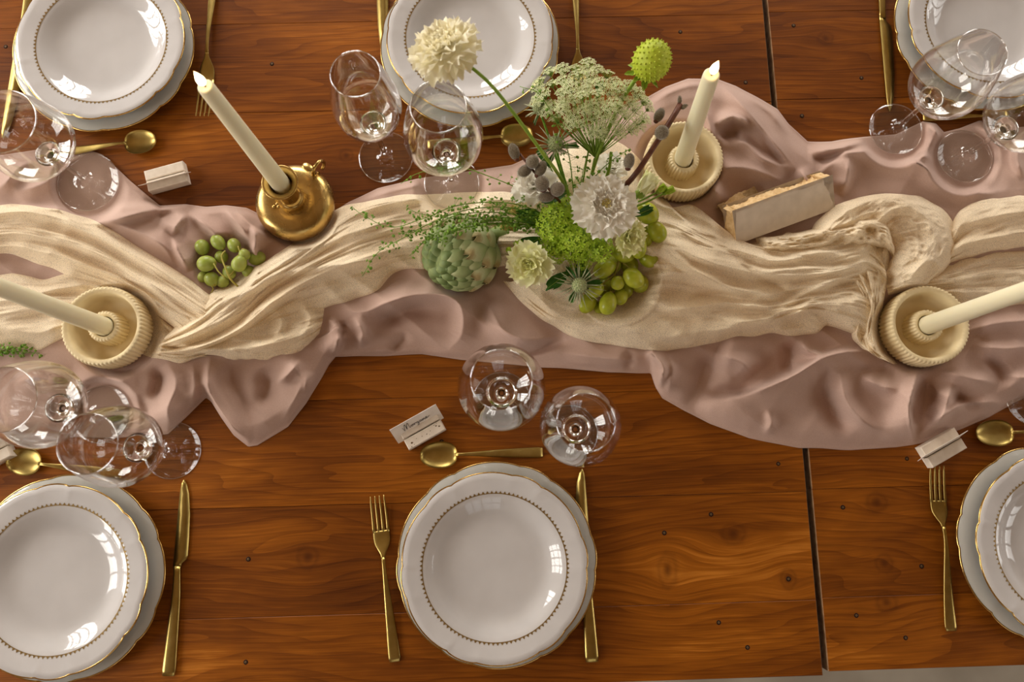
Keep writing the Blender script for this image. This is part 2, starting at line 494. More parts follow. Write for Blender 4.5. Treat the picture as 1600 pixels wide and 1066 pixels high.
M_POLLEN = plant('yellow_green_stamens', srgb(196, 176, 86), srgb(226, 212, 140), 300, 0.7, 0, 0.1)
M_VIB = plant('lime_viburnum', srgb(158, 196, 30), srgb(202, 224, 82), 160, 0.5, 0, 0.35)
M_POD = plant('lime_scabiosa_pod', srgb(160, 178, 28), srgb(190, 202, 66), 160, 0.55, 0, 0.1, 0.6, 420)
M_UMBEL = plant('white_green_umbel', srgb(220, 230, 160), srgb(248, 248, 214), 300, 0.7, 0, 0.3)
M_UMBELST = plant('umbel_green_ray', srgb(126, 158, 50), srgb(158, 182, 84), 100, 0.5, 0, 0.2)
M_PEPPER = plant('pepperweed_green', srgb(96, 142, 34), srgb(142, 180, 66), 200, 0.5, 0, 0.2)
M_THISTLE = plant('grey_green_thistle', srgb(150, 158, 118), srgb(190, 192, 156), 200, 0.6, 0, 0.1)
M_THISTLE2 = plant('thistle_cone', srgb(116, 134, 78), srgb(186, 194, 140), 500, 0.6, 0, 0.0)
M_BARK = plant('brown_willow_bark', srgb(78, 40, 26), srgb(112, 66, 44), 120, 0.5, 0, 0, 0.4, 300)
def catkin_material():
    mt, t, b = material('grey_willow_fuzz', srgb(150, 138, 120), 0.95, 0, 0.1)
    b.inputs['Sheen Weight'].default_value = 1.0; b.inputs['Sheen Roughness'].default_value = 0.3
    v = t.obj(); n = t.noise(v, 900, 4, 0.7)
    t.put(b.inputs['Base Color'], t.ramp(n, [(0.3, srgb(84, 72, 54)), (0.7, srgb(158, 146, 126))]))
    t.put(b.inputs['Normal'], t.bump(n, 0.8, 0.001))
    return mt
M_CATKIN = catkin_material()

# ------------------------------------------------------------------ the room
M_FLOOR = varied('grey_concrete_floor', srgb(150, 140, 124), srgb(174, 164, 148), 6, 0.7, 0.3, 0.2, 60, 0.001)
M_WALL = varied('warm_white_plaster', srgb(150, 128, 102), srgb(168, 146, 120), 5, 0.85, 0.2, 0.15, 40, 0.001)
M_CEIL = varied('brown_timber_ceiling', srgb(120, 96, 70), srgb(140, 114, 86), 4, 0.8, 0.2)
M_WFRAME = varied('dark_window_frame', srgb(70, 62, 54), srgb(86, 76, 66), 30, 0.5, 0.4)
def pane_material():
    mt = bpy.data.materials.new('window_pane_glass'); mt.use_nodes = True
    t = NT(mt); t.n.remove(t.n['Principled BSDF'])
    tp = t.n.new('ShaderNodeBsdfTransparent'); gl = t.n.new('ShaderNodeBsdfGlossy'); gl.inputs['Roughness'].default_value = 0.02
    ms = t.n.new('ShaderNodeMixShader'); ms.inputs[0].default_value = 0.06
    t.l.new(tp.outputs[0], ms.inputs[1]); t.l.new(gl.outputs[0], ms.inputs[2]); t.l.new(ms.outputs[0], t.n['Material Output'].inputs[0])
    return mt
M_PANE = pane_material()
x0, x1, y0, y1, zc = ROOM['x0'], ROOM['x1'], ROOM['y0'], ROOM['y1'], ROOM['z1']
structure(build('floor', box((x0 + x1) / 2, (y0 + y1) / 2, -0.05, x1 - x0 + 0.4, y1 - y0 + 0.4, 0.1), M_FLOOR, smooth=False), 'grey concrete floor under the tables')
structure(build('ceiling', box((x0 + x1) / 2, (y0 + y1) / 2, zc + 0.05, x1 - x0 + 0.4, y1 - y0 + 0.4, 0.1), M_CEIL, smooth=False))
def wall(side):
    wins = sorted([(c - w / 2, c + w / 2, s, s + h) for (wl, c, s, w, h, _) in WINDOWS if wl == side])
    a, b = (y0, y1) if side in ('left', 'right') else (x0 - 0.1, x1 + 0.1)
    cells = []; cur = a
    for (l, r, s, tp) in wins:
        cells += [(cur, l, 0, zc), (l, r, 0, s), (l, r, tp, zc)]; cur = r
    cells.append((cur, b, 0, zc))
    mbs = []
    for (l, r, lo, hi) in cells:
        if side == 'left': mbs.append(box(x0 - 0.075, (l + r) / 2, (lo + hi) / 2, 0.15, r - l, hi - lo))
        if side == 'right': mbs.append(box(x1 + 0.075, (l + r) / 2, (lo + hi) / 2, 0.15, r - l, hi - lo))
        if side == 'back': mbs.append(box((l + r) / 2, y1 + 0.075, (lo + hi) / 2, r - l, 0.15, hi - lo))
        if side == 'front': mbs.append(box((l + r) / 2, y0 - 0.075, (lo + hi) / 2, r - l, 0.15, hi - lo))
    structure(build('wall_' + side, merge(*mbs), M_WALL, smooth=False))
for s in ('left', 'right', 'back', 'front'): wall(s)
for i, (wl, c, s, w, h, _) in enumerate(WINDOWS):
    root = empty('window_%d' % (i + 1)); root.matrix_world = window_frame_matrix(wl, c, s, w, h)
    structure(root)
    t_ = 0.05
    fr = merge(box(0, h / 2 - t_ / 2, -0.05, w, t_, 0.06), box(0, -h / 2 + t_ / 2, -0.05, w, t_, 0.06),
               box(-w / 2 + t_ / 2, 0, -0.05, t_, h - 2 * t_, 0.06), box(w / 2 - t_ / 2, 0, -0.05, t_, h - 2 * t_, 0.06))
    build('window_frame', fr, M_WFRAME, root, smooth=False)
    for k in (-1, 0, 1):
        build('mullion', box(k * w / 4, 0, -0.05, 0.035 if k else 0.06, h - 2 * t_, 0.045), M_WFRAME, root, smooth=False)
    for k in (-1, 0, 1):
        build('glazing_bar', box(0, k * h / 4, -0.05, w - 2 * t_, 0.03, 0.04), M_WFRAME, root, smooth=False)
    build('pane', box(0, 0, -0.055, w - 2 * t_, h - 2 * t_, 0.004), M_PANE, root, smooth=False)

# ------------------------------------------------------------------ the two tables
PLANK_Y = [-0.2678 + 0.0, -0.1730, -0.0316, 0.1098, 0.2513, 0.3927, 0.5342, 0.6757, 0.7730]
def table(name, xa, xb, ybounds, label, screws):
    root = empty(name, ((xa + xb) / 2, (ybounds[0] + ybounds[-1]) / 2, 0))
    o = np.array(root.location)
    th = 0.032
    for k in range(len(ybounds) - 1):
        a, b = ybounds[k] + 0.0001, ybounds[k + 1] - 0.0001
        V, F = box((xa + xb) / 2, (a + b) / 2, TZ - th / 2, xb - xa, b - a, th, 0.0006)
        V[:, 2] += np.where(V[:, 2] > TZ - th / 2, [0.0, -0.0003, 0.0002, -0.0002, 0.0001, -0.0004, 0.0, -0.0001, 0.0002][k % 9], 0)
        pl = build('plank', (V, F), M_WOOD, root, smooth=False, origin=o)
        pl.data.materials.append(M_EDGE)
        for p in pl.data.polygons:
            n = p.normal
            if abs(n.x) > 0.5: p.material_index = 1
    ya, yb = ybounds[0], ybounds[-1]
    for lx in (xa + 0.09, xb - 0.09):
        for ly in (ya + 0.09, yb - 0.09):
            build('leg', box(lx, ly, (TZ - th) / 2, 0.08, 0.08, TZ - th, 0.004), M_WOOD, root, smooth=False, origin=o)
    for ly in (ya + 0.09, yb - 0.09):
        build('apron', box((xa + xb) / 2, ly, TZ - th - 0.045, xb - xa - 0.26, 0.025, 0.09, 0.002), M_WOOD, root, smooth=False, origin=o)
    for lx in (xa + 0.09, xb - 0.09):
        build('apron', box(lx, (ya + yb) / 2, TZ - th - 0.045, 0.025, yb - ya - 0.26, 0.09, 0.002), M_WOOD, root, smooth=False, origin=o)
    hole = mesh_data('screw', *merge(lathe([(0.0001, 0.00035), (0.0026, 0.00035), (0.0031, 0.0001), (0.0033, -0.002)], 12)), M_HOLE)
    head = mesh_data('screw_head', *lathe([(0.0001, 0.0006), (0.0013, 0.0006), (0.0017, 0.0003)], 10), M_SCREW)
    for (px, py) in screws:
        w = P(px, py, 0) - o
        s = link('screw', hole, root, Matrix.Translation(w))
        link('screw_head', head, s, Matrix.Identity(4))
    return tag(root, label, 'table', 'stained pine tables pushed end to end')
table('wooden_table', -1.25, 0.4102, PLANK_Y, 'long orange-brown pine table left of the narrow gap between the two tables',
      [(1111, 804), (1038, 833), (1123, 973), (1168, 1012), (1232, 905), (1216, 725), (388, 874), (384, 1035), (1165, 129), (1063, 50), (425, 100), (9, 73), (690, 690)])
table('wooden_table', 0.4180, 2.05, [-0.2630, -0.1705, -0.0290, 0.1125, 0.2540, 0.3955, 0.5370, 0.6785, 0.7760], 'orange-brown pine table right of the narrow gap, its knotty planks bare at the corner',
      [(1317, 793), (1338, 962), (1415, 997), (1440, 885), (1417, 717), (1240, 40), (1346, 122), (1253, 181)])

# ------------------------------------------------------------------ the two runners: height fields in the photo's table plane
FLAT = []   # (px, py, radius px, height) where a thing presses the cloth flat
nzA = make_noise(3); nzB = make_noise(5); nzC = make_noise(8); nzD = make_noise(13)
TOP = np.array([(-170, 250), (0, 243), (70, 232), (130, 231), (160, 242), (205, 284), (250, 321), (290, 319), (322, 323), (352, 321), (385, 325), (402, 333), (430, 345), (470, 340),
                (520, 332), (545, 315), (590, 294), (650, 279), (720, 270), (800, 258), (850, 236), (900, 205), (960, 175), (1010, 153), (1040, 135), (1075, 122), (1120, 123), (1150, 134), (1180, 150),
                (1215, 171), (1232, 194), (1262, 221), (1300, 221), (1350, 214), (1400, 209), (1425, 197), (1442, 189), (1462, 192), (1475, 206), (1500, 200), (1530, 188),
                (1552, 189), (1575, 200), (1600, 198), (1770, 192)], float)
BOT = np.array([(-170, 700), (0, 697), (60, 690), (120, 684), (180, 684), (235, 681), (262, 679), (288, 655), (322, 622), (330, 628), (345, 652), (365, 680), (388, 698), (402, 696), (450, 667), (478, 632), (500, 596), (514, 570),
                (524, 558), (600, 557), (660, 554), (720, 562), (850, 574), (950, 582), (1017, 583), (1024, 605), (1035, 623), (1070, 643), (1110, 663), (1170, 685), (1250, 700), (1330, 703), (1400, 700),
                (1427, 696), (1437, 694), (1500, 672), (1545, 653), (1600, 622), (1770, 590)], float)
# ridges: points, height (mm), width above/left (px), width below/right (px)
RIDGES = [
    # left end
    ([(-60, 330), (50, 328), (150, 327), (246, 323)], 7, 5, 24), ([(135, 356), (190, 341), (243, 328), (318, 318)], 9, 22, 6),
    ([(20, 300), (60, 290), (110, 262)], 6, 16, 14), ([(-10, 300), (10, 285), (30, 262), (60, 250)], 8, 12, 12), ([(150, 345), (210, 360), (255, 385), (275, 420)], 8, 20, 18),
    ([(268, 368), (278, 350), (293, 333)], 9, 14, 5), ([(293, 333), (312, 345), (335, 365), (352, 395)], 7, 6, 16), ([(268, 368), (280, 395), (296, 425)], 9, 5, 16),
    ([(351, 322), (362, 338), (378, 356), (392, 380)], 9, 7, 9), ([(362, 322), (385, 345), (405, 362), (425, 380)], 8, 6, 10), ([(300, 322), (340, 326), (380, 326)], 5, 6, 14),
    ([(392, 352), (400, 372), (398, 395), (410, 402)], 11, 8, 8),
    # lower left, the pocket and the folds beneath the left candle bowl
    ([(330, 556), (325, 582), (326, 606), (345, 648), (390, 694)], 12, 6, 13), ([(352, 556), (362, 590), (385, 640), (392, 665)], -8, 9, 16), ([(430, 560), (455, 570), (470, 600), (440, 660)], 6, 20, 18),
    ([(470, 562), (450, 585), (432, 600)], 8, 8, 8), ([(405, 575), (420, 602), (402, 640)], -9, 13, 13), ([(512, 500), (530, 514), (521, 560)], 13, 20, 5), ([(480, 580), (478, 615)], 6, 10, 8),
    ([(240, 572), (250, 596), (238, 628)], -12, 10, 10), ([(262, 566), (275, 600), (262, 640), (270, 670)], 9, 13, 22), ([(215, 588), (170, 600), (110, 592)], 8, 18, 20), ([(20, 600), (60, 590), (110, 605)], 6, 22, 22),
    ([(300, 566), (304, 600), (300, 640)], 5, 10, 14), ([(210, 620), (225, 640), (215, 670)], -7, 10, 12), ([(130, 640), (190, 650), (230, 640)], 6, 16, 18),
    # centre front
    ([(530, 484), (570, 487), (604, 473), (649, 461), (695, 462), (720, 478), (722, 520), (700, 548)], 14, 16, 13), ([(574, 505), (604, 497), (649, 482), (690, 490)], -9, 10, 14),
    ([(552, 494), (566, 518), (562, 545)], 9, 8, 9), ([(532, 500), (534, 530)], -10, 8, 8), ([(760, 470), (790, 520), (850, 545)], 7, 26, 22), ([(640, 520), (610, 552)], -6, 8, 8),
    ([(800, 558), (850, 545), (886, 530)], -11, 10, 5), ([(760, 500), (820, 530), (880, 525)], 6, 20, 8), ([(530, 552), (650, 550), (760, 560)], 3, 8, 5), ([(880, 552), (950, 560), (1010, 562)], 6, 14, 16),
    ([(975, 548), (985, 565), (975, 580)], -5, 7, 7),
    # right front
    ([(1012, 548), (1036, 572), (1030, 606)], 13, 5, 9), ([(1045, 552), (1052, 580), (1042, 615)], 6, 6, 10), ([(1081, 648), (1090, 615), (1118, 552)], -13, 16, 18), ([(1120, 552), (1160, 568), (1176, 588)], 15, 26, 15),
    ([(1097, 614), (1150, 612), (1190, 610)], -10, 9, 8), ([(1100, 628), (1150, 622), (1198, 606), (1242, 586), (1295, 556), (1355, 549), (1390, 560)], 16, 6, 30),
    ([(1226, 585), (1232, 560), (1224, 535)], -12, 9, 14), ([(1250, 530), (1262, 548), (1290, 556)], 9, 6, 6), ([(1296, 562), (1286, 600), (1300, 640), (1330, 680)], -13, 14, 13),
    ([(1312, 574), (1320, 620), (1345, 655), (1378, 676)], 9, 12, 15), ([(1345, 585), (1372, 602), (1405, 610)], 9, 14, 10), ([(1340, 575), (1370, 580), (1400, 572)], -6, 8, 8), ([(1198, 640), (1206, 660), (1195, 680)], 5, 7, 7),
    ([(1436, 572), (1430, 596), (1420, 640), (1428, 692)], 17, 28, 4), ([(1450, 580), (1447, 625), (1440, 668)], -9, 10, 14),
    ([(1488, 596), (1476, 640), (1462, 664)], 12, 18, 7), ([(1432, 682), (1484, 643), (1508, 630), (1569, 630)], 8, 5, 7), ([(1488, 611), (1505, 628), (1540, 632)], -11, 7, 7), ([(1470, 580), (1520, 592), (1560, 600)], 9, 14, 16),
    ([(1535, 555), (1562, 578), (1582, 602)], -11, 12, 9), ([(1520, 540), (1570, 545), (1620, 540)], 10, 18, 14), ([(1560, 580), (1600, 590), (1660, 570)], 8, 10, 16), ([(1500, 520), (1560, 505), (1640, 500)], 9, 14, 10),
    # upper right
    ([(1015, 165), (1045, 145), (1080, 133), (1118, 134)], 5, 5, 10), ([(1124, 128), (1169, 176), (1200, 214), (1242, 262)], 12, 12, 14), ([(1150, 140), (1200, 172), (1232, 212)], 7, 8, 10),
    ([(1116, 196), (1132, 186), (1149, 183), (1176, 197)], 14, 7, 7), ([(1126, 205), (1140, 214), (1160, 208)], -12, 8, 7), ([(1106, 216), (1161, 223), (1193, 249), (1242, 264)], 9, 7, 16), ([(1098, 160), (1110, 200), (1108, 230)], 8, 8, 8),
    ([(1185, 195), (1210, 240), (1228, 268)], -8, 7, 7), ([(1262, 240), (1315, 231), (1356, 218)], 10, 10, 6), ([(1268, 250), (1300, 247), (1322, 240)], -9, 6, 6),
    ([(1272, 280), (1296, 258), (1320, 241), (1366, 238), (1433, 255), (1472, 281), (1531, 302), (1575, 297)], 15, 6, 18), ([(1327, 243), (1324, 275), (1315, 306)], 9, 16, 5), ([(1250, 262), (1262, 285), (1268, 305)], 8, 8, 8),
    ([(1364, 236), (1417, 211), (1445, 190)], 13, 8, 8), ([(1445, 190), (1466, 214), (1462, 250)], 12, 10, 4), ([(1425, 252), (1445, 245), (1458, 250), (1466, 268)], 10, 6, 6), ([(1420, 228), (1435, 222), (1450, 228)], -10, 8, 8),
    ([(1380, 228), (1398, 236), (1420, 240)], -7, 6, 6), ([(1492, 284), (1528, 264), (1560, 255)], 10, 8, 12), ([(1595, 215), (1590, 250), (1600, 280)], 10, 7, 10), ([(1550, 200), (1535, 235), (1545, 268)], 5, 10, 12),
    ([(1100, 268), (1160, 262), (1230, 285)], 8, 14, 16), ([(1080, 300), (1115, 292), (1122, 320)], 9, 10, 12), ([(1118, 320), (1135, 335), (1120, 350)], -8, 8, 10),
    ([(545, 322), (620, 296), (720, 280), (800, 270)], 4, 8, 10),
]
def seg_field(X, Y, pts):
    """distance to polyline, sign (+ below/right of its direction), parameter along it"""
    p = catmull(np.array(pts, float), max(6, 4 * len(pts)))
    best = np.full(X.shape, 1e9); sg = np.zeros(X.shape); tt = np.zeros(X.shape)
    n = len(p) - 1
    for i in range(n):
        a, b = p[i], p[i + 1]; d = b - a; L2 = d @ d + 1e-9
        t = np.clip(((X - a[0]) * d[0] + (Y - a[1]) * d[1]) / L2, 0, 1)
        ex = X - (a[0] + t * d[0]); ey = Y - (a[1] + t * d[1])
        D = np.hypot(ex, ey); m = D < best
        best = np.where(m, D, best); sg = np.where(m, np.sign(d[0] * ey - d[1] * ex), sg); tt = np.where(m, (i + t) / n, tt)
    D = p[-1] - p[0]
    if abs(D[0]) >= abs(D[1]): sg = sg * np.sign(D[0] + 1e-9)        # + = below
    else: sg = sg * -np.sign(D[1] + 1e-9)                            # + = right
    return best, sg, tt
def edge_y(tab, x): return np.interp(x, tab[:, 0], tab[:, 1])
def flatten(X, Y, Z):
    for (cx, cy, r, h, *soft) in FLAT:
        d = np.hypot(X - cx, Y - cy)
        k = smooth01((d - r) / (soft[0] if soft else 14.0))
        Z = Z * k + h * (1 - k)
    return Z
def mauve_height(X, Y):
    X = np.asarray(X, float); Y = np.asarray(Y, float)
    yt = edge_y(TOP, X); yb = edge_y(BOT, X)
    din = np.minimum(Y - yt, yb - Y)
    e = smooth01(din / 34.0)
    q1 = (X * 0.80 + Y * 0.60); q2 = (-X * 0.60 + Y * 0.80)
    Z = 0.0022 + 0.0065 * e * (0.5 + nzA(X / 90, Y / 60)) + 0.0055 * e * (1 - np.abs(2 * nzB(q1 / 150, q2 / 34) - 1)) + 0.0035 * e * (1 - np.abs(2 * nzD(q2 / 120 + 4, q1 / 40) - 1))
    for pts, h, wn_, wp in RIDGES:
        P_ = np.array(pts)
        x_lo, x_hi = P_[:, 0].min() - 90, P_[:, 0].max() + 90; y_lo, y_hi = P_[:, 1].min() - 90, P_[:, 1].max() + 90
        m = (X > x_lo) & (X < x_hi) & (Y > y_lo) & (Y < y_hi)
        if not m.any(): continue
        d, s, t = seg_field(X[m], Y[m], pts)
        w = np.where(s > 0, wp, wn_).astype(float)
        tp = smooth01((t + 0.05) / 0.40) * smooth01((1.05 - t) / 0.40)
        hh = h * (0.00205 if h > 0 else 0.00125)
        w = w * 1.0 + 0.5
        if h > 0: Z[m] += hh * 0.16 * tp * np.exp(-(d / 3.0) ** 2)
        Z[m] += hh * tp * np.exp(-(d / w) ** (1.6 if h > 0 else 2.0))
    Z = np.where(din < 12, Z * (0.30 + 0.70 * smooth01(din / 12.0)), Z)
    return np.maximum(flatten(X, Y, Z), 0.0012)

FLAT += [(140, 287, 50, 0.002), (1505, 247, 46, 0.002), (1060, 256, 58, 0.002), (182, 518, 62, 0.002), (1432, 514, 58, 0.002), (160, 648, 48, 0.002), (706, 286, 48, 0.0015),
         (1398, 203, 47, 0.0014), (1472, 702, 14, 0.0012), (469, 327, 50, 0.0015), (966, 440, 20, 0.005, 50), (722, 400, 36, 0.004, 30), (900, 345, 36, 0.006, 30), (352, 414, 24, 0.003, 30)]
def sheet(name, V, nu, nv, mat, thick):
    """grid (nu x nv) of points -> closed thin sheet"""
    me = mesh_data(name, V.reshape(-1, 3), grid_faces(nu, nv), mat)
    o = link(name, me)
    md = o.modifiers.new('thickness', 'SOLIDIFY'); md.thickness = thick; md.offset = 1.0
    return o
NX, NY = 760, 210
xs_ = np.linspace(-165, 1765, NX)
vs_ = np.linspace(0, 1, NY)
hem = 2.0 * (nzC(xs_ / 40, xs_ * 0) - 0.5)
GX = np.repeat(xs_[:, None], NY, 1)
GY = (edge_y(TOP, xs_) + hem)[:, None] * (1 - vs_) + (edge_y(BOT, xs_) - hem)[:, None] * vs_
GZ = mauve_height(GX, GY)
V = P(GX, GY, GZ)
runner = sheet('table_runner', V, NX, NY, M_MAUVE, 0.0007)
tag(runner, 'dusty mauve cotton runner rumpled in soft folds along the middle of the tables', 'table runner')

# ---- cream gauze: overlapping gathered bands of one cloth
def band(lines, lift, bulge, wr, fv, seed, nu=190, nv=90, fu=3.0, fine=0.5, warp=0.10):
    """lines: stream lines in photo px; lift/bulge/wr in mm"""
    S = np.stack([catmull(l, nu) for l in lines], 1)            # nu x k x 2
    k = S.shape[1]
    vv = np.linspace(0, 1, nv)
    XY = np.zeros((nu, nv, 2))
    kk = np.linspace(0, 1, k)
    for i in range(nu):
        c = S[i]
        if k == 2:
            XY[i] = c[0] * (1 - vv[:, None]) + c[1] * vv[:, None]
        else:
            m = np.gradient(c, kk, axis=0)
            j = np.clip(np.searchsorted(kk, vv, side='right') - 1, 0, k - 2)
            hh = 1 / (k - 1); t = ((vv - kk[j]) / hh)[:, None]
            XY[i] = (2*t**3-3*t**2+1)*c[j] + (t**3-2*t**2+t)*hh*m[j] + (-2*t**3+3*t**2)*c[j+1] + (t**3-t**2)*hh*m[j+1]
    n1 = make_noise(seed); n2 = make_noise(seed + 1); n3 = make_noise(seed + 2)
    u = np.linspace(0, 1, nu)[:, None] * np.ones((1, nv)); v = vv[None, :] * np.ones((nu, 1))
    vw = v + warp * (n3(u * 5, v * 2.5) - 0.5)
    r1 = 1 - np.abs(2 * n1(u * fu, vw * fv) - 1)
    r2 = 1 - np.abs(2 * n2(u * fu * 2.3 + 7, vw * fv * 2.7 + 3) - 1)
    r3 = 1 - np.abs(2 * n3(u * fu * 5 + 1, vw * fv * 6.0 + 9) - 1)
    r0 = 1 - np.abs(2 * n2(u * fu * 0.55 + 2, vw * fv * 0.5 + 5) - 1)
    e = np.sin(np.pi * np.clip(v, 0, 1)) ** 0.45
    ends = smooth01(u / 0.08) * smooth01((1 - u) / 0.08)
    edge_wob = 5.0 * (n1(u * 22, v * 0 + 3) - 0.5)
    XY[..., 1] += edge_wob * (np.abs(v - 0.5) * 2) ** 6
    X, Y = XY[..., 0], XY[..., 1]
    base = mauve_height(X, Y)
    Z = base * (0.55 + 0.45 * (1 - e)) + 0.001 * (lift * (0.25 + 0.75 * ends) * (0.35 + 0.65 * e) + bulge * e * (0.3 + 0.7 * ends) + e * (wr * 2.0 * (r0 - 0.4) + wr * 1.45 * r1 + wr * 0.7 * r2 + wr * fine * 0.55 * r3))
    for pts, h, wa, wb in GRIDGES:
        P_ = np.array(pts)
        m = (X > P_[:, 0].min() - 60) & (X < P_[:, 0].max() + 60) & (Y > P_[:, 1].min() - 60) & (Y < P_[:, 1].max() + 60)
        if not m.any(): continue
        d, sg, t = seg_field(X[m], Y[m], pts)
        w = np.where(sg > 0, wb, wa).astype(float)
        Z[m] += 0.001 * h * e[m] * smooth01((t + 0.05) / 0.3) * smooth01((1.05 - t) / 0.3) * (np.exp(-(d / w) ** 1.7) + 0.15 * np.exp(-(d / 3.0) ** 2))
    Z = np.maximum(Z, base + 0.0012)
    Zf = flatten(X, Y, Z)
    Z = np.where(Zf < Z, np.maximum(Zf + 0.0016, base + 0.0012), Z)
    return P(X, Y, Z), nu, nv
GRIDGES = [
    ([(1029, 383), (1081, 420), (1141, 449), (1202, 462), (1224, 480)], 15, 12, 6), ([(1113, 375), (1170, 396), (1218, 408), (1282, 395), (1359, 407)], 14, 11, 7), ([(1041, 374), (1093, 404), (1170, 426), (1242, 431), (1323, 423)], 13, 10, 6),
    ([(1012, 432), (1081, 429), (1133, 452), (1178, 470)], 12, 10, 7), ([(1004, 463), (1061, 482), (1141, 473), (1202, 482), (1262, 488), (1286, 508)], 14, 12, 6), ([(960, 514), (1061, 526), (1133, 514), (1202, 494)], 12, 14, 8),
    ([(1218, 482), (1260, 458), (1312, 440)], 13, 8, 8), ([(1186, 372), (1262, 368), (1311, 352), (1363, 336)], 10, 8, 8), ([(1236, 500), (1270, 470), (1330, 462)], 11, 7, 8), ([(880, 505), (940, 512), (1000, 500)], 8, 12, 10),
    ([(1056, 330), (1090, 338), (1140, 370)], 9, 7, 8), ([(1060, 352), (1100, 362), (1150, 384)], 8, 6, 8), ([(1130, 495), (1180, 506), (1240, 510)], 9, 8, 7), ([(1150, 410), (1200, 440), (1236, 456)], -7, 7, 7), ([(1080, 465), (1130, 462), (1190, 472)], -8, 6, 6),
    ([(-60, 338), (45, 332), (148, 368), (220, 405), (300, 450)], 10, 8, 6), ([(0, 372), (70, 388), (150, 420), (240, 452), (300, 505)], 9, 10, 6), ([(30, 350), (100, 372), (180, 412)], 8, 7, 7),
    ([(20, 470), (90, 452), (150, 446), (210, 476)], 9, 9, 7), ([(0, 515), (60, 520), (100, 505)], 7, 9, 9), ([(250, 525), (310, 545), (390, 545), (470, 520)], 9, 9, 6),
    ([(330, 480), (400, 450), (450, 425), (520, 415), (600, 405), (640, 400)], 10, 9, 6), ([(380, 500), (430, 470), (480, 455), (540, 442)], 9, 8, 6), ([(350, 465), (420, 425), (480, 380), (520, 350)], 9, 8, 7), ([(540, 328), (620, 314), (720, 306), (800, 310)], 9, 7, 6),
    ([(470, 410), (500, 385), (560, 360), (620, 345)], 8, 9, 8), ([(410, 480), (440, 500), (430, 530)], 8, 8, 8), ([(470, 470), (485, 500), (470, 525)], 7, 7, 7),
    ([(1300, 345), (1340, 322), (1400, 316), (1450, 335)], 8, 12, 12), ([(1330, 372), (1355, 352), (1376, 348)], 10, 6, 6), ([(1392, 430), (1430, 425), (1455, 400)], 8, 10, 10), ([(1345, 392), (1365, 378), (1380, 385)], 10, 5, 5),
    ([(1500, 352), (1550, 338), (1620, 328)], 9, 8, 8), ([(1495, 385), (1550, 372), (1640, 366)], 8, 8, 6), ([(1490, 440), (1550, 428), (1640, 425)], 8, 8, 7), ([(1470, 455), (1540, 458), (1640, 455)], 7, 7, 7),
]
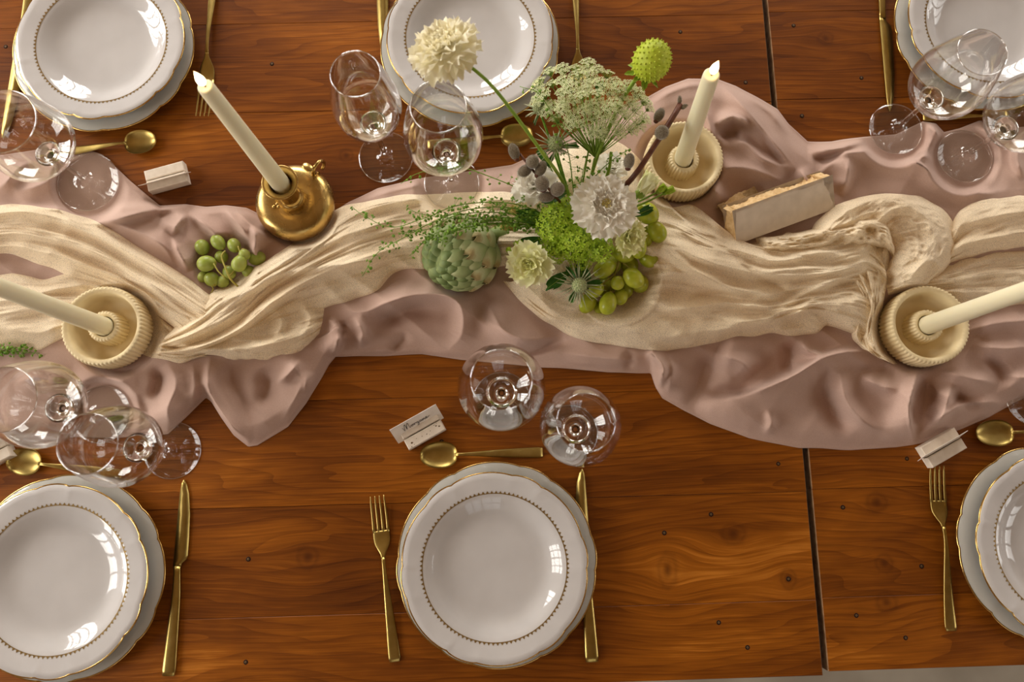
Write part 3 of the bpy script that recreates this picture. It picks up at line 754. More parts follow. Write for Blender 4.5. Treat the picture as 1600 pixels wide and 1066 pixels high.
BANDS = [
    # left upper swath
    dict(lines=[[(-165, 345), (0, 322), (60, 322), (150, 346), (215, 384), (280, 424), (330, 462), (352, 490)],
                [(-165, 375), (0, 348), (70, 352), (160, 385), (230, 425), (290, 465), (345, 505)],
                [(-165, 400), (0, 375), (70, 385), (150, 410), (225, 450), (290, 492), (350, 520)],
                [(-165, 425), (0, 398), (60, 412), (120, 436), (190, 456), (255, 498), (310, 535), (360, 540)]], lift=5, bulge=8, wr=6.5, fv=6, seed=21),
    # left lower swath
    dict(lines=[[(-165, 455), (0, 428), (60, 436), (110, 428), (150, 431), (205, 458), (265, 508), (320, 545)],
                [(-165, 490), (0, 462), (80, 460), (150, 465), (200, 490), (260, 530), (320, 552)],
                [(-165, 520), (0, 500), (80, 490), (150, 495), (200, 520), (250, 548), (320, 556)],
                [(-165, 560), (0, 548), (60, 546), (105, 530), (160, 545), (235, 557), (285, 566), (326, 556)]], lift=3, bulge=4, wr=5, fv=6, seed=31),
    # twisted middle swath
    dict(lines=[[(262, 520), (311, 478), (338, 454), (405, 413), (450, 386), (497, 345), (540, 322), (600, 308), (660, 302), (730, 300), (800, 302), (880, 300)],
                [(255, 532), (310, 505), (350, 478), (415, 432), (470, 402), (520, 366), (570, 338), (640, 322), (730, 318), (880, 325)],
                [(245, 545), (310, 528), (365, 500), (425, 452), (475, 425), (530, 396), (590, 370), (660, 352), (750, 345), (880, 350)],
                [(238, 552), (305, 545), (370, 520), (435, 474), (485, 446), (530, 428), (580, 412), (640, 395), (740, 385), (880, 380)],
                [(236, 558), (300, 556), (365, 535), (440, 500), (506, 480), (550, 470), (590, 452), (618, 425), (680, 418), (760, 420), (880, 410)]], lift=6, bulge=11, wr=7.5, fv=7, seed=41, nu=240, nv=110),
    # hanging tail of the twist
    dict(lines=[[(296, 520), (350, 505), (410, 490), (460, 474), (507, 479)],
                [(290, 540), (350, 528), (410, 520), (462, 505), (505, 494)],
                [(284, 555), (345, 545), (400, 545), (465, 528), (503, 507)],
                [(284, 566), (326, 556), (387, 563), (425, 560), (477, 543), (499, 519)]], lift=3, bulge=5, wr=5, fv=5, seed=51, nu=120, nv=70),
    # right of the bouquet
    dict(lines=[[(850, 262), (905, 224), (965, 222), (1010, 262), (1040, 318), (1082, 322), (1120, 349), (1147, 374), (1200, 378), (1260, 366), (1310, 345), (1350, 350)],
                [(870, 325), (980, 322), (1050, 338), (1130, 378), (1220, 392), (1300, 385), (1350, 380), (1375, 400)],
                [(860, 370), (960, 372), (1050, 366), (1120, 392), (1200, 412), (1290, 418), (1350, 412), (1385, 430)],
                [(840, 410), (950, 420), (1035, 402), (1110, 424), (1200, 446), (1290, 442), (1345, 440), (1382, 455)],
                [(820, 430), (930, 460), (1030, 440), (1110, 460), (1200, 480), (1280, 470), (1340, 470), (1378, 490)],
                [(800, 440), (880, 495), (990, 492), (1100, 500), (1190, 503), (1270, 488), (1330, 505), (1370, 530)],
                [(786, 438), (812, 470), (850, 500), (885, 523), (940, 537), (1050, 547), (1110, 538), (1160, 526), (1200, 523), (1272, 522), (1292, 509), (1330, 520), (1365, 540)]], lift=6, bulge=9, wr=11, fv=6, seed=61, nu=260, nv=170, fu=4.0, warp=0.24),
    # gathered drop beside the right candle bowl
    dict(lines=[[(1300, 392), (1325, 430), (1346, 478), (1334, 508), (1332, 530), (1358, 552), (1394, 569)],
                [(1330, 388), (1350, 430), (1362, 475), (1356, 508), (1356, 535), (1372, 555), (1398, 569)],
                [(1392, 375), (1388, 430), (1384, 456), (1376, 486), (1374, 510), (1384, 548), (1402, 569)]], lift=7, bulge=12, wr=8, fv=6, seed=71, nu=110, nv=60, fu=6),
    # the big rounded loop
    dict(lines=[[(1262, 372), (1278, 345), (1310, 320), (1370, 302), (1422, 304), (1468, 324), (1491, 352), (1493, 386), (1478, 421), (1450, 447), (1412, 456), (1388, 462)],
                [(1270, 380), (1300, 350), (1330, 330), (1375, 318), (1420, 322), (1455, 342), (1472, 366), (1470, 392), (1456, 418), (1432, 436), (1405, 446), (1386, 452)],
                [(1280, 386), (1310, 364), (1340, 346), (1378, 340), (1408, 346), (1428, 362), (1436, 380), (1432, 398), (1422, 414), (1408, 426), (1395, 434), (1384, 440)],
                [(1290, 392), (1320, 376), (1345, 364), (1368, 362), (1384, 368), (1392, 378), (1396, 390), (1394, 402), (1390, 412), (1386, 420), (1382, 426), (1380, 430)]], lift=8, bulge=20, wr=5.5, fv=3, seed=81, nu=170, nv=80, fu=11),
    # crumpled ridge running into the loop
    dict(lines=[[(1180, 372), (1250, 362), (1310, 348), (1345, 340), (1378, 336), (1392, 352)],
                [(1185, 385), (1255, 378), (1315, 366), (1350, 360), (1382, 360), (1398, 380)],
                [(1190, 398), (1260, 394), (1320, 388), (1356, 386), (1386, 392), (1396, 408)]], lift=10, bulge=14, wr=10, fv=4, seed=91, nu=110, nv=60, fu=9),
    # far right
    dict(lines=[[(1478, 372), (1500, 328), (1540, 313), (1600, 305), (1765, 296)], [(1478, 388), (1510, 352), (1550, 340), (1600, 330), (1765, 325)],
                [(1474, 402), (1515, 378), (1560, 366), (1600, 358), (1765, 355)], [(1468, 415), (1520, 400), (1560, 392), (1600, 386), (1765, 388)]], lift=5, bulge=10, wr=7, fv=5, seed=101, nu=130, nv=70),
    dict(lines=[[(1462, 420), (1520, 403), (1560, 396), (1600, 392), (1765, 394)], [(1450, 438), (1520, 424), (1570, 418), (1765, 420)],
                [(1438, 450), (1510, 448), (1570, 444), (1765, 448)], [(1428, 458), (1480, 472), (1540, 482), (1600, 476), (1765, 480)]], lift=3, bulge=5, wr=6, fv=6, seed=111, nu=130, nv=70),
]
GV = []; GF = []; n0 = 0
for bd in BANDS:
    Vb, a_, b_ = band(**bd)
    GV.append(Vb.reshape(-1, 3)); GF += [tuple(i + n0 for i in q) for q in grid_faces(a_, b_)]; n0 += a_ * b_
gz = build('gauze_runner', (np.concatenate(GV), GF), M_GAUZE)
tag(gz, 'cream cheesecloth gauze twisted and gathered along the top of the mauve runner', 'table runner')

# ------------------------------------------------------------------ plates
def scallop(th, phase=0.0):
    """1 on the lobes, dips towards 0 at the paired notches: six wide arcs and six short ones"""
    a = np.mod(th - phase, np.pi / 3) / (np.pi / 3)
    s = np.where(a < 0.34, a / 0.34, (a - 0.34) / 0.66)
    return np.sin(np.pi * np.clip(s, 0, 1)) ** 0.55
def plate_mesh(R, prof, depth, phase, n=180):
    def rmod(th, r, z, i):
        k = smooth01((np.array(r) - 0.70 * R) / (0.30 * R))
        return r * (1 - depth * k * (1 - scallop(th, phase)))
    V, F = lathe(prof, n, rmod)
    # moulded ribs running in from every notch
    th = np.arctan2(V[:, 1], V[:, 0]); r = np.hypot(V[:, 0], V[:, 1])
    k = smooth01((r - 0.80 * R) / (0.18 * R))
    V[:, 2] += 0.0011 * k * (1 - scallop(th, phase)) ** 2
    return V, F
def rim_tube(R, z, depth, phase, rt, n=180):
    th = np.linspace(0, 2 * np.pi, n, endpoint=False)
    rr = R * (1 - depth * (1 - scallop(th, phase)))
    V = np.zeros((n, 6, 3))
    for k in range(6):
        a = 2 * np.pi * k / 6
        V[:, k, 0] = (rr + rt * np.cos(a)) * np.cos(th); V[:, k, 1] = (rr + rt * np.cos(a)) * np.sin(th)
        V[:, k, 2] = z + 0.0011 * (1 - scallop(th, phase)) ** 2 + rt * np.sin(a)
    return V.reshape(-1, 3), grid_faces(n, 6, True, True)
def teeth_band(r, z, slope, nteeth=104):
    th = np.linspace(0, 2 * np.pi, nteeth * 2, endpoint=False)
    V = []; F = []
    for i, t in enumerate(th):
        for rr in (r, r + 0.0010): V.append((rr * math.cos(t), rr * math.sin(t), z + slope * (rr - r)))
    n = len(th)
    for i in range(n):
        j = (i + 1) % n
        F.append((2 * i, 2 * i + 1, 2 * j + 1, 2 * j))
    base = len(V)
    for i in range(nteeth):
        t = th[2 * i]; dt = np.pi / nteeth
        b = len(V)
        for (tt, rr) in ((t - dt * 0.62, r + 0.0009), (t + dt * 0.62, r + 0.0009), (t + dt * 0.36, r + 0.0024), (t, r + 0.0040), (t - dt * 0.36, r + 0.0024)):
            V.append((rr * math.cos(tt), rr * math.sin(tt), z + slope * (rr - r)))
        F.append((b, b + 1, b + 2, b + 3, b + 4))
    V = np.array(V)
    W = V.copy(); W[:, 2] += 0.00015
    return merge((W, F))
RD, RC = 0.121, 0.131
def charger_mesh(ph):
    prof = [(0.0001, 0.002), (0.050, 0.002), (0.072, 0.0), (0.080, 0.0), (0.084, 0.003), (0.105, 0.0085), (RC - 0.001, 0.0145), (RC, 0.0158), (RC - 0.001, 0.0170),
            (0.106, 0.0112), (0.088, 0.0068), (0.080, 0.0048), (0.0001, 0.0045)]
    return plate_mesh(RC, prof, 0.020, ph)
def dinner_mesh(ph):
    prof = [(0.0001, 0.0025), (0.052, 0.0025), (0.054, 0.0), (0.060, 0.0), (0.062, 0.003), (0.078, 0.011), (0.092, 0.0185), (RD - 0.001, 0.0235), (RD, 0.0246), (RD - 0.001, 0.0257),
            (0.112, 0.0247), (0.104, 0.0234), (0.097, 0.0224), (0.0915, 0.0212), (0.087, 0.0188), (0.081, 0.0148), (0.075, 0.0108), (0.069, 0.0080), (0.063, 0.0064), (0.054, 0.0056), (0.03, 0.0052), (0.0001, 0.0052)]
    return plate_mesh(RD, prof, 0.022, ph)
PLATES = [  # charger xy, dinner xy, phases, wording
    ((-0.0112, -0.1118), (-0.0140, -0.1153), 4, 'at the near middle below two upright glasses'),
    ((-0.5660, 0.6330), (-0.5640, 0.6350), 22, 'in the top left corner above a spoon'),
    ((-0.0324, 0.6270), (-0.0315, 0.6310), 40, 'at the far middle behind the tall white flower'),
    ((0.7278, 0.6349), (0.7314, 0.6372), 12, 'in the top right corner behind wine glasses'),
    ((-0.5738, -0.1130), (-0.5790, -0.1145), 30, 'in the bottom left corner beside a knife'),
    ((0.7287, -0.1093), (0.7352, -0.1098), 50, 'cut by the right edge beside a fork')]
for (c, d, ph, where) in PLATES:
    p = R_(ph - 9.5)
    root = empty('charger_plate', (c[0], c[1], TZ))
    build('body', charger_mesh(0), M_PORC_GREY, root); build('gilt_rim', rim_tube(RC - 0.0003, 0.0160, 0.020, 0, 0.0013), M_GOLDRIM, root)
    root.rotation_euler.z = p
    tag(root, 'scalloped charger plate beneath a plate ' + where, 'plate', 'gilt-edged charger plates')
    root = empty('dinner_plate', (d[0], d[1], TZ + 0.0062))
    build('body', dinner_mesh(0), M_PORC, root); build('gilt_rim', rim_tube(RD - 0.0003, 0.0247, 0.022, 0, 0.0012), M_GOLDRIM, root)
    build('ornament_band', teeth_band(0.0930, 0.02185, 0.17), M_GOLDPRINT, root, smooth=False)
    root.rotation_euler.z = p + R_(3)
    tag(root, 'gilt-banded white dinner plate ' + where, 'plate', 'gilt-edged dinner plates')

# ------------------------------------------------------------------ cutlery (local x from tip to handle end, z up)
def bar_loft(st):
    """st: list of (x, y centre, half width, z centre, half thickness)"""
    secs = []
    for (x, yc, w, zc_, t) in st:
        s = []
        for k in range(10):
            a = 2 * math.pi * k / 10
            ca, sa = math.cos(a), math.sin(a)
            s.append((x, yc + w * (abs(ca) ** 0.6) * math.copysign(1, ca), zc_ + t * (abs(sa) ** 0.8) * math.copysign(1, sa)))
        secs.append(s)
    return loft(secs)
def dense(st, n):
    a = np.array(st, float); return [tuple(r) for r in catmull(a, n)]
def fork_parts(L=0.208):
    handle = bar_loft(dense([(0.078, 0, .0026, .0085, .0014), (0.088, 0, .0023, .0100, .0014), (0.105, 0, .0030, .0100, .0014), (0.135, 0, .0048, .0068, .0014), (0.17, 0, .0066, .0034, .0013), (0.198, 0, .0078, .0022, .0012), (L - 0.002, 0, .0076, .0024, .0012), (L, 0, .0066, .0025, .0009)], 26))
    head = bar_loft(dense([(0.045, 0, .0112, .0022, .0009), (0.052, 0, .0114, .0020, .0010), (0.060, 0, .0106, .0032, .0011), (0.068, 0, .0070, .0056, .0012), (0.074, 0, .0036, .0075, .0013), (0.079, 0, .0026, .0086, .0014)], 16))
    tines = []
    for k in range(4):
        y = (k - 1.5) * 0.0063
        tines.append(bar_loft(dense([(0.0, y * 0.95, .0006, .0072, .0005), (0.012, y * 0.98, .0012, .0052, .0007), (0.03, y, .0016, .0030, .0008), (0.047, y, .0022, .0022, .0009)], 9)))
    return [('handle', handle), ('head', head)] + [('tine', t) for t in tines]
def knife_parts(L=0.248):
    handle = bar_loft(dense([(0.112, 0.0022, .0050, .0026, .0018), (0.122, 0.0015, .0048, .0026, .0022), (0.15, 0, .0060, .0028, .0024), (0.20, 0, .0078, .0030, .0026), (L - 0.002, 0, .0090, .0032, .0026), (L, 0, .0080, .0032, .0022)], 20))
    secs = []
    for (x, ytop, ybot) in [(0.0, 0.0042, 0.0030), (0.006, 0.0062, -0.0008), (0.018, 0.0070, -0.0046), (0.045, 0.0072, -0.0084), (0.075, 0.0072, -0.0098), (0.098, 0.0072, -0.0104), (0.103, 0.0072, -0.0090), (0.108, 0.0072, -0.0034), (0.114, 0.0070, -0.0026)]:
        secs.append([(x, ytop, 0.0014), (x, ybot, 0.0020), (x, ybot, 0.0023), (x, (ytop + ybot) / 2, 0.0035), (x, ytop, 0.0038)])
    return [('handle', handle), ('blade', loft(secs))]
def spoon_parts(L=0.166):
    bl = 0.050
    handle = bar_loft(dense([(bl - 0.003, 0, .0026, .0078, .0011), (bl + 0.006, 0, .0020, .0098, .0013), (0.08, 0, .0034, .0086, .0012), (0.11, 0, .0054, .0052, .0012), (0.14, 0, .0066, .0030, .0011), (L - 0.002, 0, .0072, .0024, .0011), (L, 0, .0062, .0024, .0008)], 20))
    nu, nv = 17, 13
    def surf(off):
        V = np.zeros((nu, nv, 3))
        for i in range(nu):
            t = i / (nu - 1); x = bl * (1 - math.cos(math.pi * t)) / 2
            w = 0.0180 * (math.sin(math.pi * min(1, t * 0.96 + 0.012)) ** 0.85) * (1.0 - 0.06 * math.cos(math.pi * t))
            for j in range(nv):
                s = -1 + 2 * j / (nv - 1)
                e = min(1.0, (abs(s) ** 2 + abs(2 * t - 1) ** 2.4))
                z = 0.0082 - 0.0066 * (1 - abs(s) ** 2.2) * (1 - abs(2 * t - 1) ** 2.6) - off
                V[i, j] = (x, w * s, z)
        return V.reshape(-1, 3)
    top, bot = surf(0.0), surf(0.0012)
    F = [tuple(reversed(f)) for f in grid_faces(nu, nv)]
    F = grid_faces(nu, nv)
    n = nu * nv
    Fb = [tuple(i + n for i in reversed(f)) for f in F]
    ring = [i * nv for i in range(nu)] + [(nu - 1) * nv + j for j in range(1, nv)] + [i * nv + nv - 1 for i in range(nu - 2, -1, -1)] + [j for j in range(nv - 2, 0, -1)]
    Fs = [(ring[i], ring[(i + 1) % len(ring)], ring[(i + 1) % len(ring)] + n, ring[i] + n) for i in range(len(ring))]
    return [('handle', handle), ('bowl', (np.concatenate([top, bot]), F + Fb + Fs))]
PROTO = {}
for kind, parts in (('fork', fork_parts()), ('knife', knife_parts()), ('spoon', spoon_parts())):
    PROTO[kind] = [(n, mesh_data(n, V, F, M_CUTLERY)) for n, (V, F) in parts]
LEN = dict(fork=0.208, knife=0.248, spoon=0.166)
def cutlery(kind, tip, end, label, flip=False, z=0.0):
    """tip/end photo pixels on the table; real length kept, direction from the pixels"""
    a = P(*tip, 0.002); b = P(*end, 0.002)
    d = b - a; ang = math.atan2(d[1], d[0])
    s = np.hypot(d[0], d[1]) / LEN[kind]
    root = empty('dinner_' + kind if kind != 'spoon' else 'dessert_spoon', (a[0], a[1], TZ + z), ang)
    root.scale = (s, -1 if flip else 1, 1)
    for n, me in PROTO[kind]:
        link(n, me, root)
    tag(root, label, kind, 'gold ' + kind + 's')
    return root
cutlery('fork', (590, 775), (617, 1034), 'gold dinner fork left of the near middle plate')
cutlery('knife', (905, 733), (925, 1034), 'gold dinner knife half under the right rim of the near middle plate')
cutlery('spoon', (657, 712), (848, 707), 'gold dessert spoon between the handwritten place card and the near middle plate')
cutlery('knife', (292, 750), (264, 1056), 'gold dinner knife lying alone right of the bottom left plate', flip=True)
cutlery('spoon', (14, 718), (190, 742), 'gold dessert spoon seen through the wine glass at lower left')
cutlery('fork', (1461, 728), (1486, 986), 'gold dinner fork left of the plate cut by the right edge')
cutlery('spoon', (1522, 678), (1712, 672), 'gold dessert spoon at the right edge above the cut-off plate')
cutlery('fork', (318, 184), (338, -70), 'gold dinner fork right of the top left plate behind the candle flame')
cutlery('knife', (9, 216), (58, -84), 'gold dinner knife seen through the glass at the top left edge', flip=False)
cutlery('spoon', (246, 221), (84, 240), 'gold dessert spoon pointing right above the plain place card block')
cutlery('knife', (600, 100), (598, -200), 'gold dinner knife left of the far middle plate', flip=True)
cutlery('fork', (906, 180), (896, -80), 'gold dinner fork right of the far middle plate behind the lacy umbel')
cutlery('spoon', (832, 212), (668, 226), 'gold dessert spoon behind the pussy willow and the wine glass')
cutlery('knife', (1394, 174), (1366, -140), 'gold dinner knife left of the top right plate with its blade towards the runner', flip=False)
cutlery('spoon', (1572, 186), (1442, 182), 'gold dessert spoon below the top right plate behind the glass stem')

# ------------------------------------------------------------------ wine glasses
def glass_parts(h, rb, rr, rf, hs, zmax=0.36, n=56):
    """h height, rb widest bowl radius, rr rim radius, rf foot radius, hs height where the bowl starts"""
    def interp(p, m): return [tuple(r) for r in catmull(np.array(p, float), m)]
    foot = [(0.0001, 0.0004), (rf * 0.6, 0.0004), (rf - 0.0006, 0.0004), (rf, 0.0011), (rf - 0.0006, 0.0018)] + interp([(rf * 0.9, 0.0021), (rf * 0.6, 0.0030), (rf * 0.3, 0.0052), (0.0072, 0.0095), (0.0046, 0.0170)], 10)
    stem = interp([(0.0046, 0.0170), (0.0037, 0.03), (0.0034, 0.06), (0.0036, hs - 0.012), (0.0052, hs - 0.003), (0.0075, hs + 0.0005)], 14)
    H = h - hs
    def outer(th):
        return interp([(0.0075, hs + 0.0005), (rb * 0.42, hs + H * 0.045), (rb * 0.74, hs + H * 0.14), (rb * 0.95, hs + H * 0.28), (rb, hs + H * 0.42), (rb * 0.97, hs + H * 0.56), (rb + (rr - rb) * 0.52, hs + H * 0.80), (rr, h)], 26)
    o = outer(0)
    inner = []
    for i, (r, z) in enumerate(reversed(o)):
        t = i / (len(o) - 1)
        w = 0.0009 + 0.0010 * t ** 3
        inner.append((max(r - w, 0.0001), z + (0.0038 * t ** 8)))
    inner[-1] = (0.0001, hs + 0.0046); inner[-2] = (0.0065, inner[-2][1] + 0.0004)
    rim = [(rr - 0.0002, h + 0.0006), (rr - 0.0007, h + 0.0006)]
    k = 2                                                   # the thick lower bowl belongs to the stem piece
    base = stem + o[1:k + 1] + inner[len(inner) - 1 - k:]
    th = np.linspace(0, 2 * np.pi, 12, endpoint=False)
    ring = lambda r, z, t: lathe([(r + t * math.cos(a), z + t * math.sin(a)) for a in list(th) + [0.0]], n)
    return [('foot', lathe(foot, n)), ('stem', lathe(base, n)), ('bowl', lathe(o[k:] + rim + inner[:len(inner) - k], n)),
            ('rim', ring(rr - 0.0004, h + 0.0004, 0.00072)), ('foot_edge', ring(rf - 0.0004, 0.0011, 0.00062))]
GLASSES = [  # foot px, h, rb, rr, rf, hs, ground height, label
    ((603, 246), 0.240, 0.0430, 0.0290, 0.0390, 0.105, 0, 'slim wine glass beside the brass candlestick, left of a rounder glass'),
    ((706, 287), 0.238, 0.0495, 0.0325, 0.0395, 0.105, .0022, 'round wine glass overlapping the far middle plate under the white scabiosa'),
    ((140, 286), 0.196, 0.0520, 0.0400, 0.0435, 0.098, .0032, 'wide wine glass at the top left edge with its foot on the mauve runner'),
    ((1398, 203), 0.212, 0.0480, 0.0305, 0.0390, 0.092, .0022, 'wine glass in front of the top right plate, its foot half on bare wood'),
    ((1505, 246), 0.200, 0.0500, 0.0330, 0.0400, 0.092, .0032, 'wine glass at the upper right edge with its foot on the mauve runner'),
    ((784, 626), 0.238, 0.0515, 0.0335, 0.0395, 0.105, .0, 'larger rounder wine glass of the two above the near middle plate, touching the runner'),
    ((890, 677), 0.216, 0.0480, 0.0325, 0.0385, 0.095, 0, 'smaller wine glass of the two above the near middle plate, at the knife tip'),
    ((161, 648), 0.212, 0.0520, 0.0360, 0.0390, 0.100, .0032, 'wine glass cut by the left edge below the left candle bowl'),
    ((270, 704), 0.222, 0.0480, 0.0330, 0.0385, 0.100, 0, 'wine glass above the bottom left plate, its foot on bare wood by the knife tip'),
    ((1612, 622), 0.216, 0.0480, 0.0325, 0.0385, 0.095, .0022, 'wine glass of which only the foot shows at the right edge near the spoon')]
gcache = {}
for (foot, h, rb, rr, rf, hs, gz_, label) in GLASSES:
    w = P(*foot, 0)
    root = empty('wine_glass', (w[0], w[1], TZ + gz_))
    for n, (V, F) in glass_parts(h, rb, rr, rf, hs):
        build(n, (V, F), {'stem': M_GLASS, 'rim': M_RIMGLASS, 'foot_edge': M_RIMGLASS}.get(n, M_THIN), root)
    tag(root, label, 'wine glass', 'clear wine glasses')

# ------------------------------------------------------------------ candles and holders
def candle(base, top, r0, r1, lit, label, socket):
    """base/top world points"""
    base = Vector(base); top = Vector(top)
    ax = (top - base); L = ax.length
    root = empty('taper_candle', base)
    M = frame((0, 0, 0), ax)
    prof = [(0.0001, 0), (r0 * 0.96, 0), (r0, 0.002), (r0 + (r1 - r0) * 0.5, L * 0.5), (r1, L - 0.006), (r1 * 0.97, L - 0.002), (r1 * 0.85, L), (r1 * 0.45, L - 0.0012), (0.0001, L - 0.0018)]
    build('wax', xform(lathe(prof, 28), M), M_WAX, root)
    wick = [(0, 0, L - 0.003), (0.0003, 0.0002, L + 0.003), (0.0010, 0.0006, L + 0.007)]
    build('wick', xform(tube(wick, [0.0008, 0.0008, 0.0006], 6, 6), M), M_WICK, root)
    fl = [(0.0001, 0.0), (0.0022, 0.002), (0.0042, 0.006), (0.0046, 0.010), (0.0036, 0.016), (0.0019, 0.022), (0.0001, 0.028)]
    if lit:
        fp = catmull(np.array(fl), 18)
        build('flame', lathe([tuple(q) for q in fp], 16), M_FLAME, root, origin=-(np.array(M @ Vector((0, 0, L + 0.0015)))))
    tag(root, label, 'candle', 'ivory taper candles')
    return root
def ribbed(n, amp):
    return lambda th, r, z, i: r + amp * np.abs(np.sin(n * th / 2)) if r > 0.01 else np.full(th.shape, r)
def candle_bowl(px, z, label, candle_label, top=None, lit=False, sock=(0, 0), clen=0.255, R=0.0535):
    c = P(px[0], px[1], 0)
    root = empty('candle_bowl', (c[0], c[1], TZ + z))
    hb = 0.040
    n = 360
    def outer(th, r, zz, i):
        return np.full(th.shape, r) + 0.0021 * (np.abs(np.sin(30 * th)) - 0.5) * (1 if 0.002 < zz < hb + 0.0001 and r > R - 0.004 else 0)
    prof = [(0.0001, 0.0005), (R - 0.006, 0.0005), (R - 0.0012, 0.003), (R, 0.008), (R, hb - 0.004), (R - 0.0012, hb - 0.0005), (R - 0.0035, hb), (R - 0.0068, hb - 0.0015), (R - 0.0085, hb - 0.006), (R - 0.010, 0.018), (R - 0.014, 0.010), (R - 0.022, 0.0085), (0.0001, 0.0085)]
    build('bowl', lathe(prof, n, outer), M_CERAMIC, root)
    def sm(th, r, zz, i):
        return np.full(th.shape, r) + 0.0020 * (np.abs(np.sin(14 * th)) - 0.5) * (1 if r > 0.0190 else 0)
    sp = [(0.0225, 0.0080), (0.0222, 0.014), (0.0208, 0.030), (0.0200, 0.0345), (0.0168, 0.0352), (0.0142, 0.0345), (0.0134, 0.030), (0.0134, 0.014), (0.0001, 0.014)]
    build('socket', lathe(sp, 168, sm), M_CERAMIC, root)
    tag(root, label, 'candle holder', 'ribbed cream ceramic candle bowls')
    base = np.array([c[0], c[1], TZ + z + 0.0145])
    if top is None: tp = base + np.array([0, 0, clen])
    else: tp = P(*top)
    candle(base, tp, 0.0128, 0.0096, lit, candle_label, None)
candle_bowl((183, 518), 0.0036, 'ribbed cream ceramic candle bowl standing on the gauze at the left', 'ivory taper candle in the left bowl reaching past the left edge')
candle_bowl((1428, 516), 0.0036, 'ribbed cream ceramic candle bowl beside the gathered gauze at the right', 'ivory taper candle in the right bowl reaching past the right edge', lit=True)
candle_bowl((1060, 264), 0.0036, 'ribbed cream ceramic candle bowl behind the bouquet on bare mauve cloth', 'burning ivory taper candle in the bowl behind the bouquet', top=(1112, 116, 0.262), lit=True)

def brass_candlestick():
    c = P(469, 327, 0)
    root = empty('chamber_candlestick', (c[0], c[1], TZ + 0.0022))
    prof = catmull(np.array([(0.0005, 0.0004), (0.034, 0.0004), (0.043, 0.002), (0.051, 0.010), (0.0545, 0.021), (0.0535, 0.030), (0.046, 0.039), (0.034, 0.0425), (0.024, 0.0425), (0.0165, 0.041), (0.0128, 0.0425), (0.0120, 0.047)]), 46)
    build('body', lathe([tuple(q) for q in prof], 64), M_BRASS, root)
    neck = catmull(np.array([(0.0120, 0.046), (0.0150, 0.0475), (0.0152, 0.0500), (0.0128, 0.0530), (0.0125, 0.070), (0.0135, 0.084), (0.0165, 0.094)]), 24)
    build('neck', lathe([tuple(q) for q in neck], 40), M_BRASS, root)
    cup = [(0.0165, 0.094), (0.0205, 0.0985), (0.0235, 0.1005), (0.0240, 0.1020), (0.0230, 0.1030), (0.0195, 0.1018), (0.0160, 0.0995), (0.0140, 0.0960), (0.0132, 0.080), (0.0001, 0.080)]
    build('cup', lathe(cup, 48), M_BRASS, root)
    # ring handle with a thumb rest, on the far side
    d = np.array([0.62, 0.78, 0.0]); d /= np.linalg.norm(d)
    q = np.array([-d[1], d[0], 0])
    ringp = [d * (0.046 + 0.011 * (1 - math.cos(a))) + np.array([0, 0, 0.040 + 0.012 * math.sin(a)]) for a in np.linspace(-1.2, 2 * math.pi - 1.9, 22)]
    build('ring_handle', tube(ringp, [0.0030, 0.0026, 0.0024, 0.0026], 10), M_BRASS, root)
    V, F = ellipsoid(0.0088, 0.0065, 0.0022, 16, 8)
    build('thumb_rest', xform((V, F), frame(tuple(d * 0.046 - q * -0.006 + np.array([0, 0, 0.0545])), (0.2, 0.3, 1), tuple(q))), M_BRASS, root)
    k = np.array([-0.024, -0.012, 0.0428])
    kn = merge(xform(ellipsoid(0.0026, 0.0026, 0.0026, 12, 8), Matrix.Translation(k + [0, 0, .0012])), xform(ellipsoid(0.0022, 0.0022, 0.0022, 12, 8), Matrix.Translation(k + [0.004, 0.0035, .0012])), xform(ellipsoid(0.0022, 0.0022, 0.0022, 12, 8), Matrix.Translation(k + [0.006, 0.0, .0008])))
    build('knob', kn, M_BRASS, root)
    tag(root, 'squat round brass chamber candlestick with ring handle at the runner edge', 'candle holder')
    base = np.array([c[0], c[1], TZ + 0.0022 + 0.0805])
    candle(base, P(320, 134, 0.315), 0.0125, 0.0090, True, 'burning ivory taper candle in the brass chamber candlestick', None)
brass_candlestick()

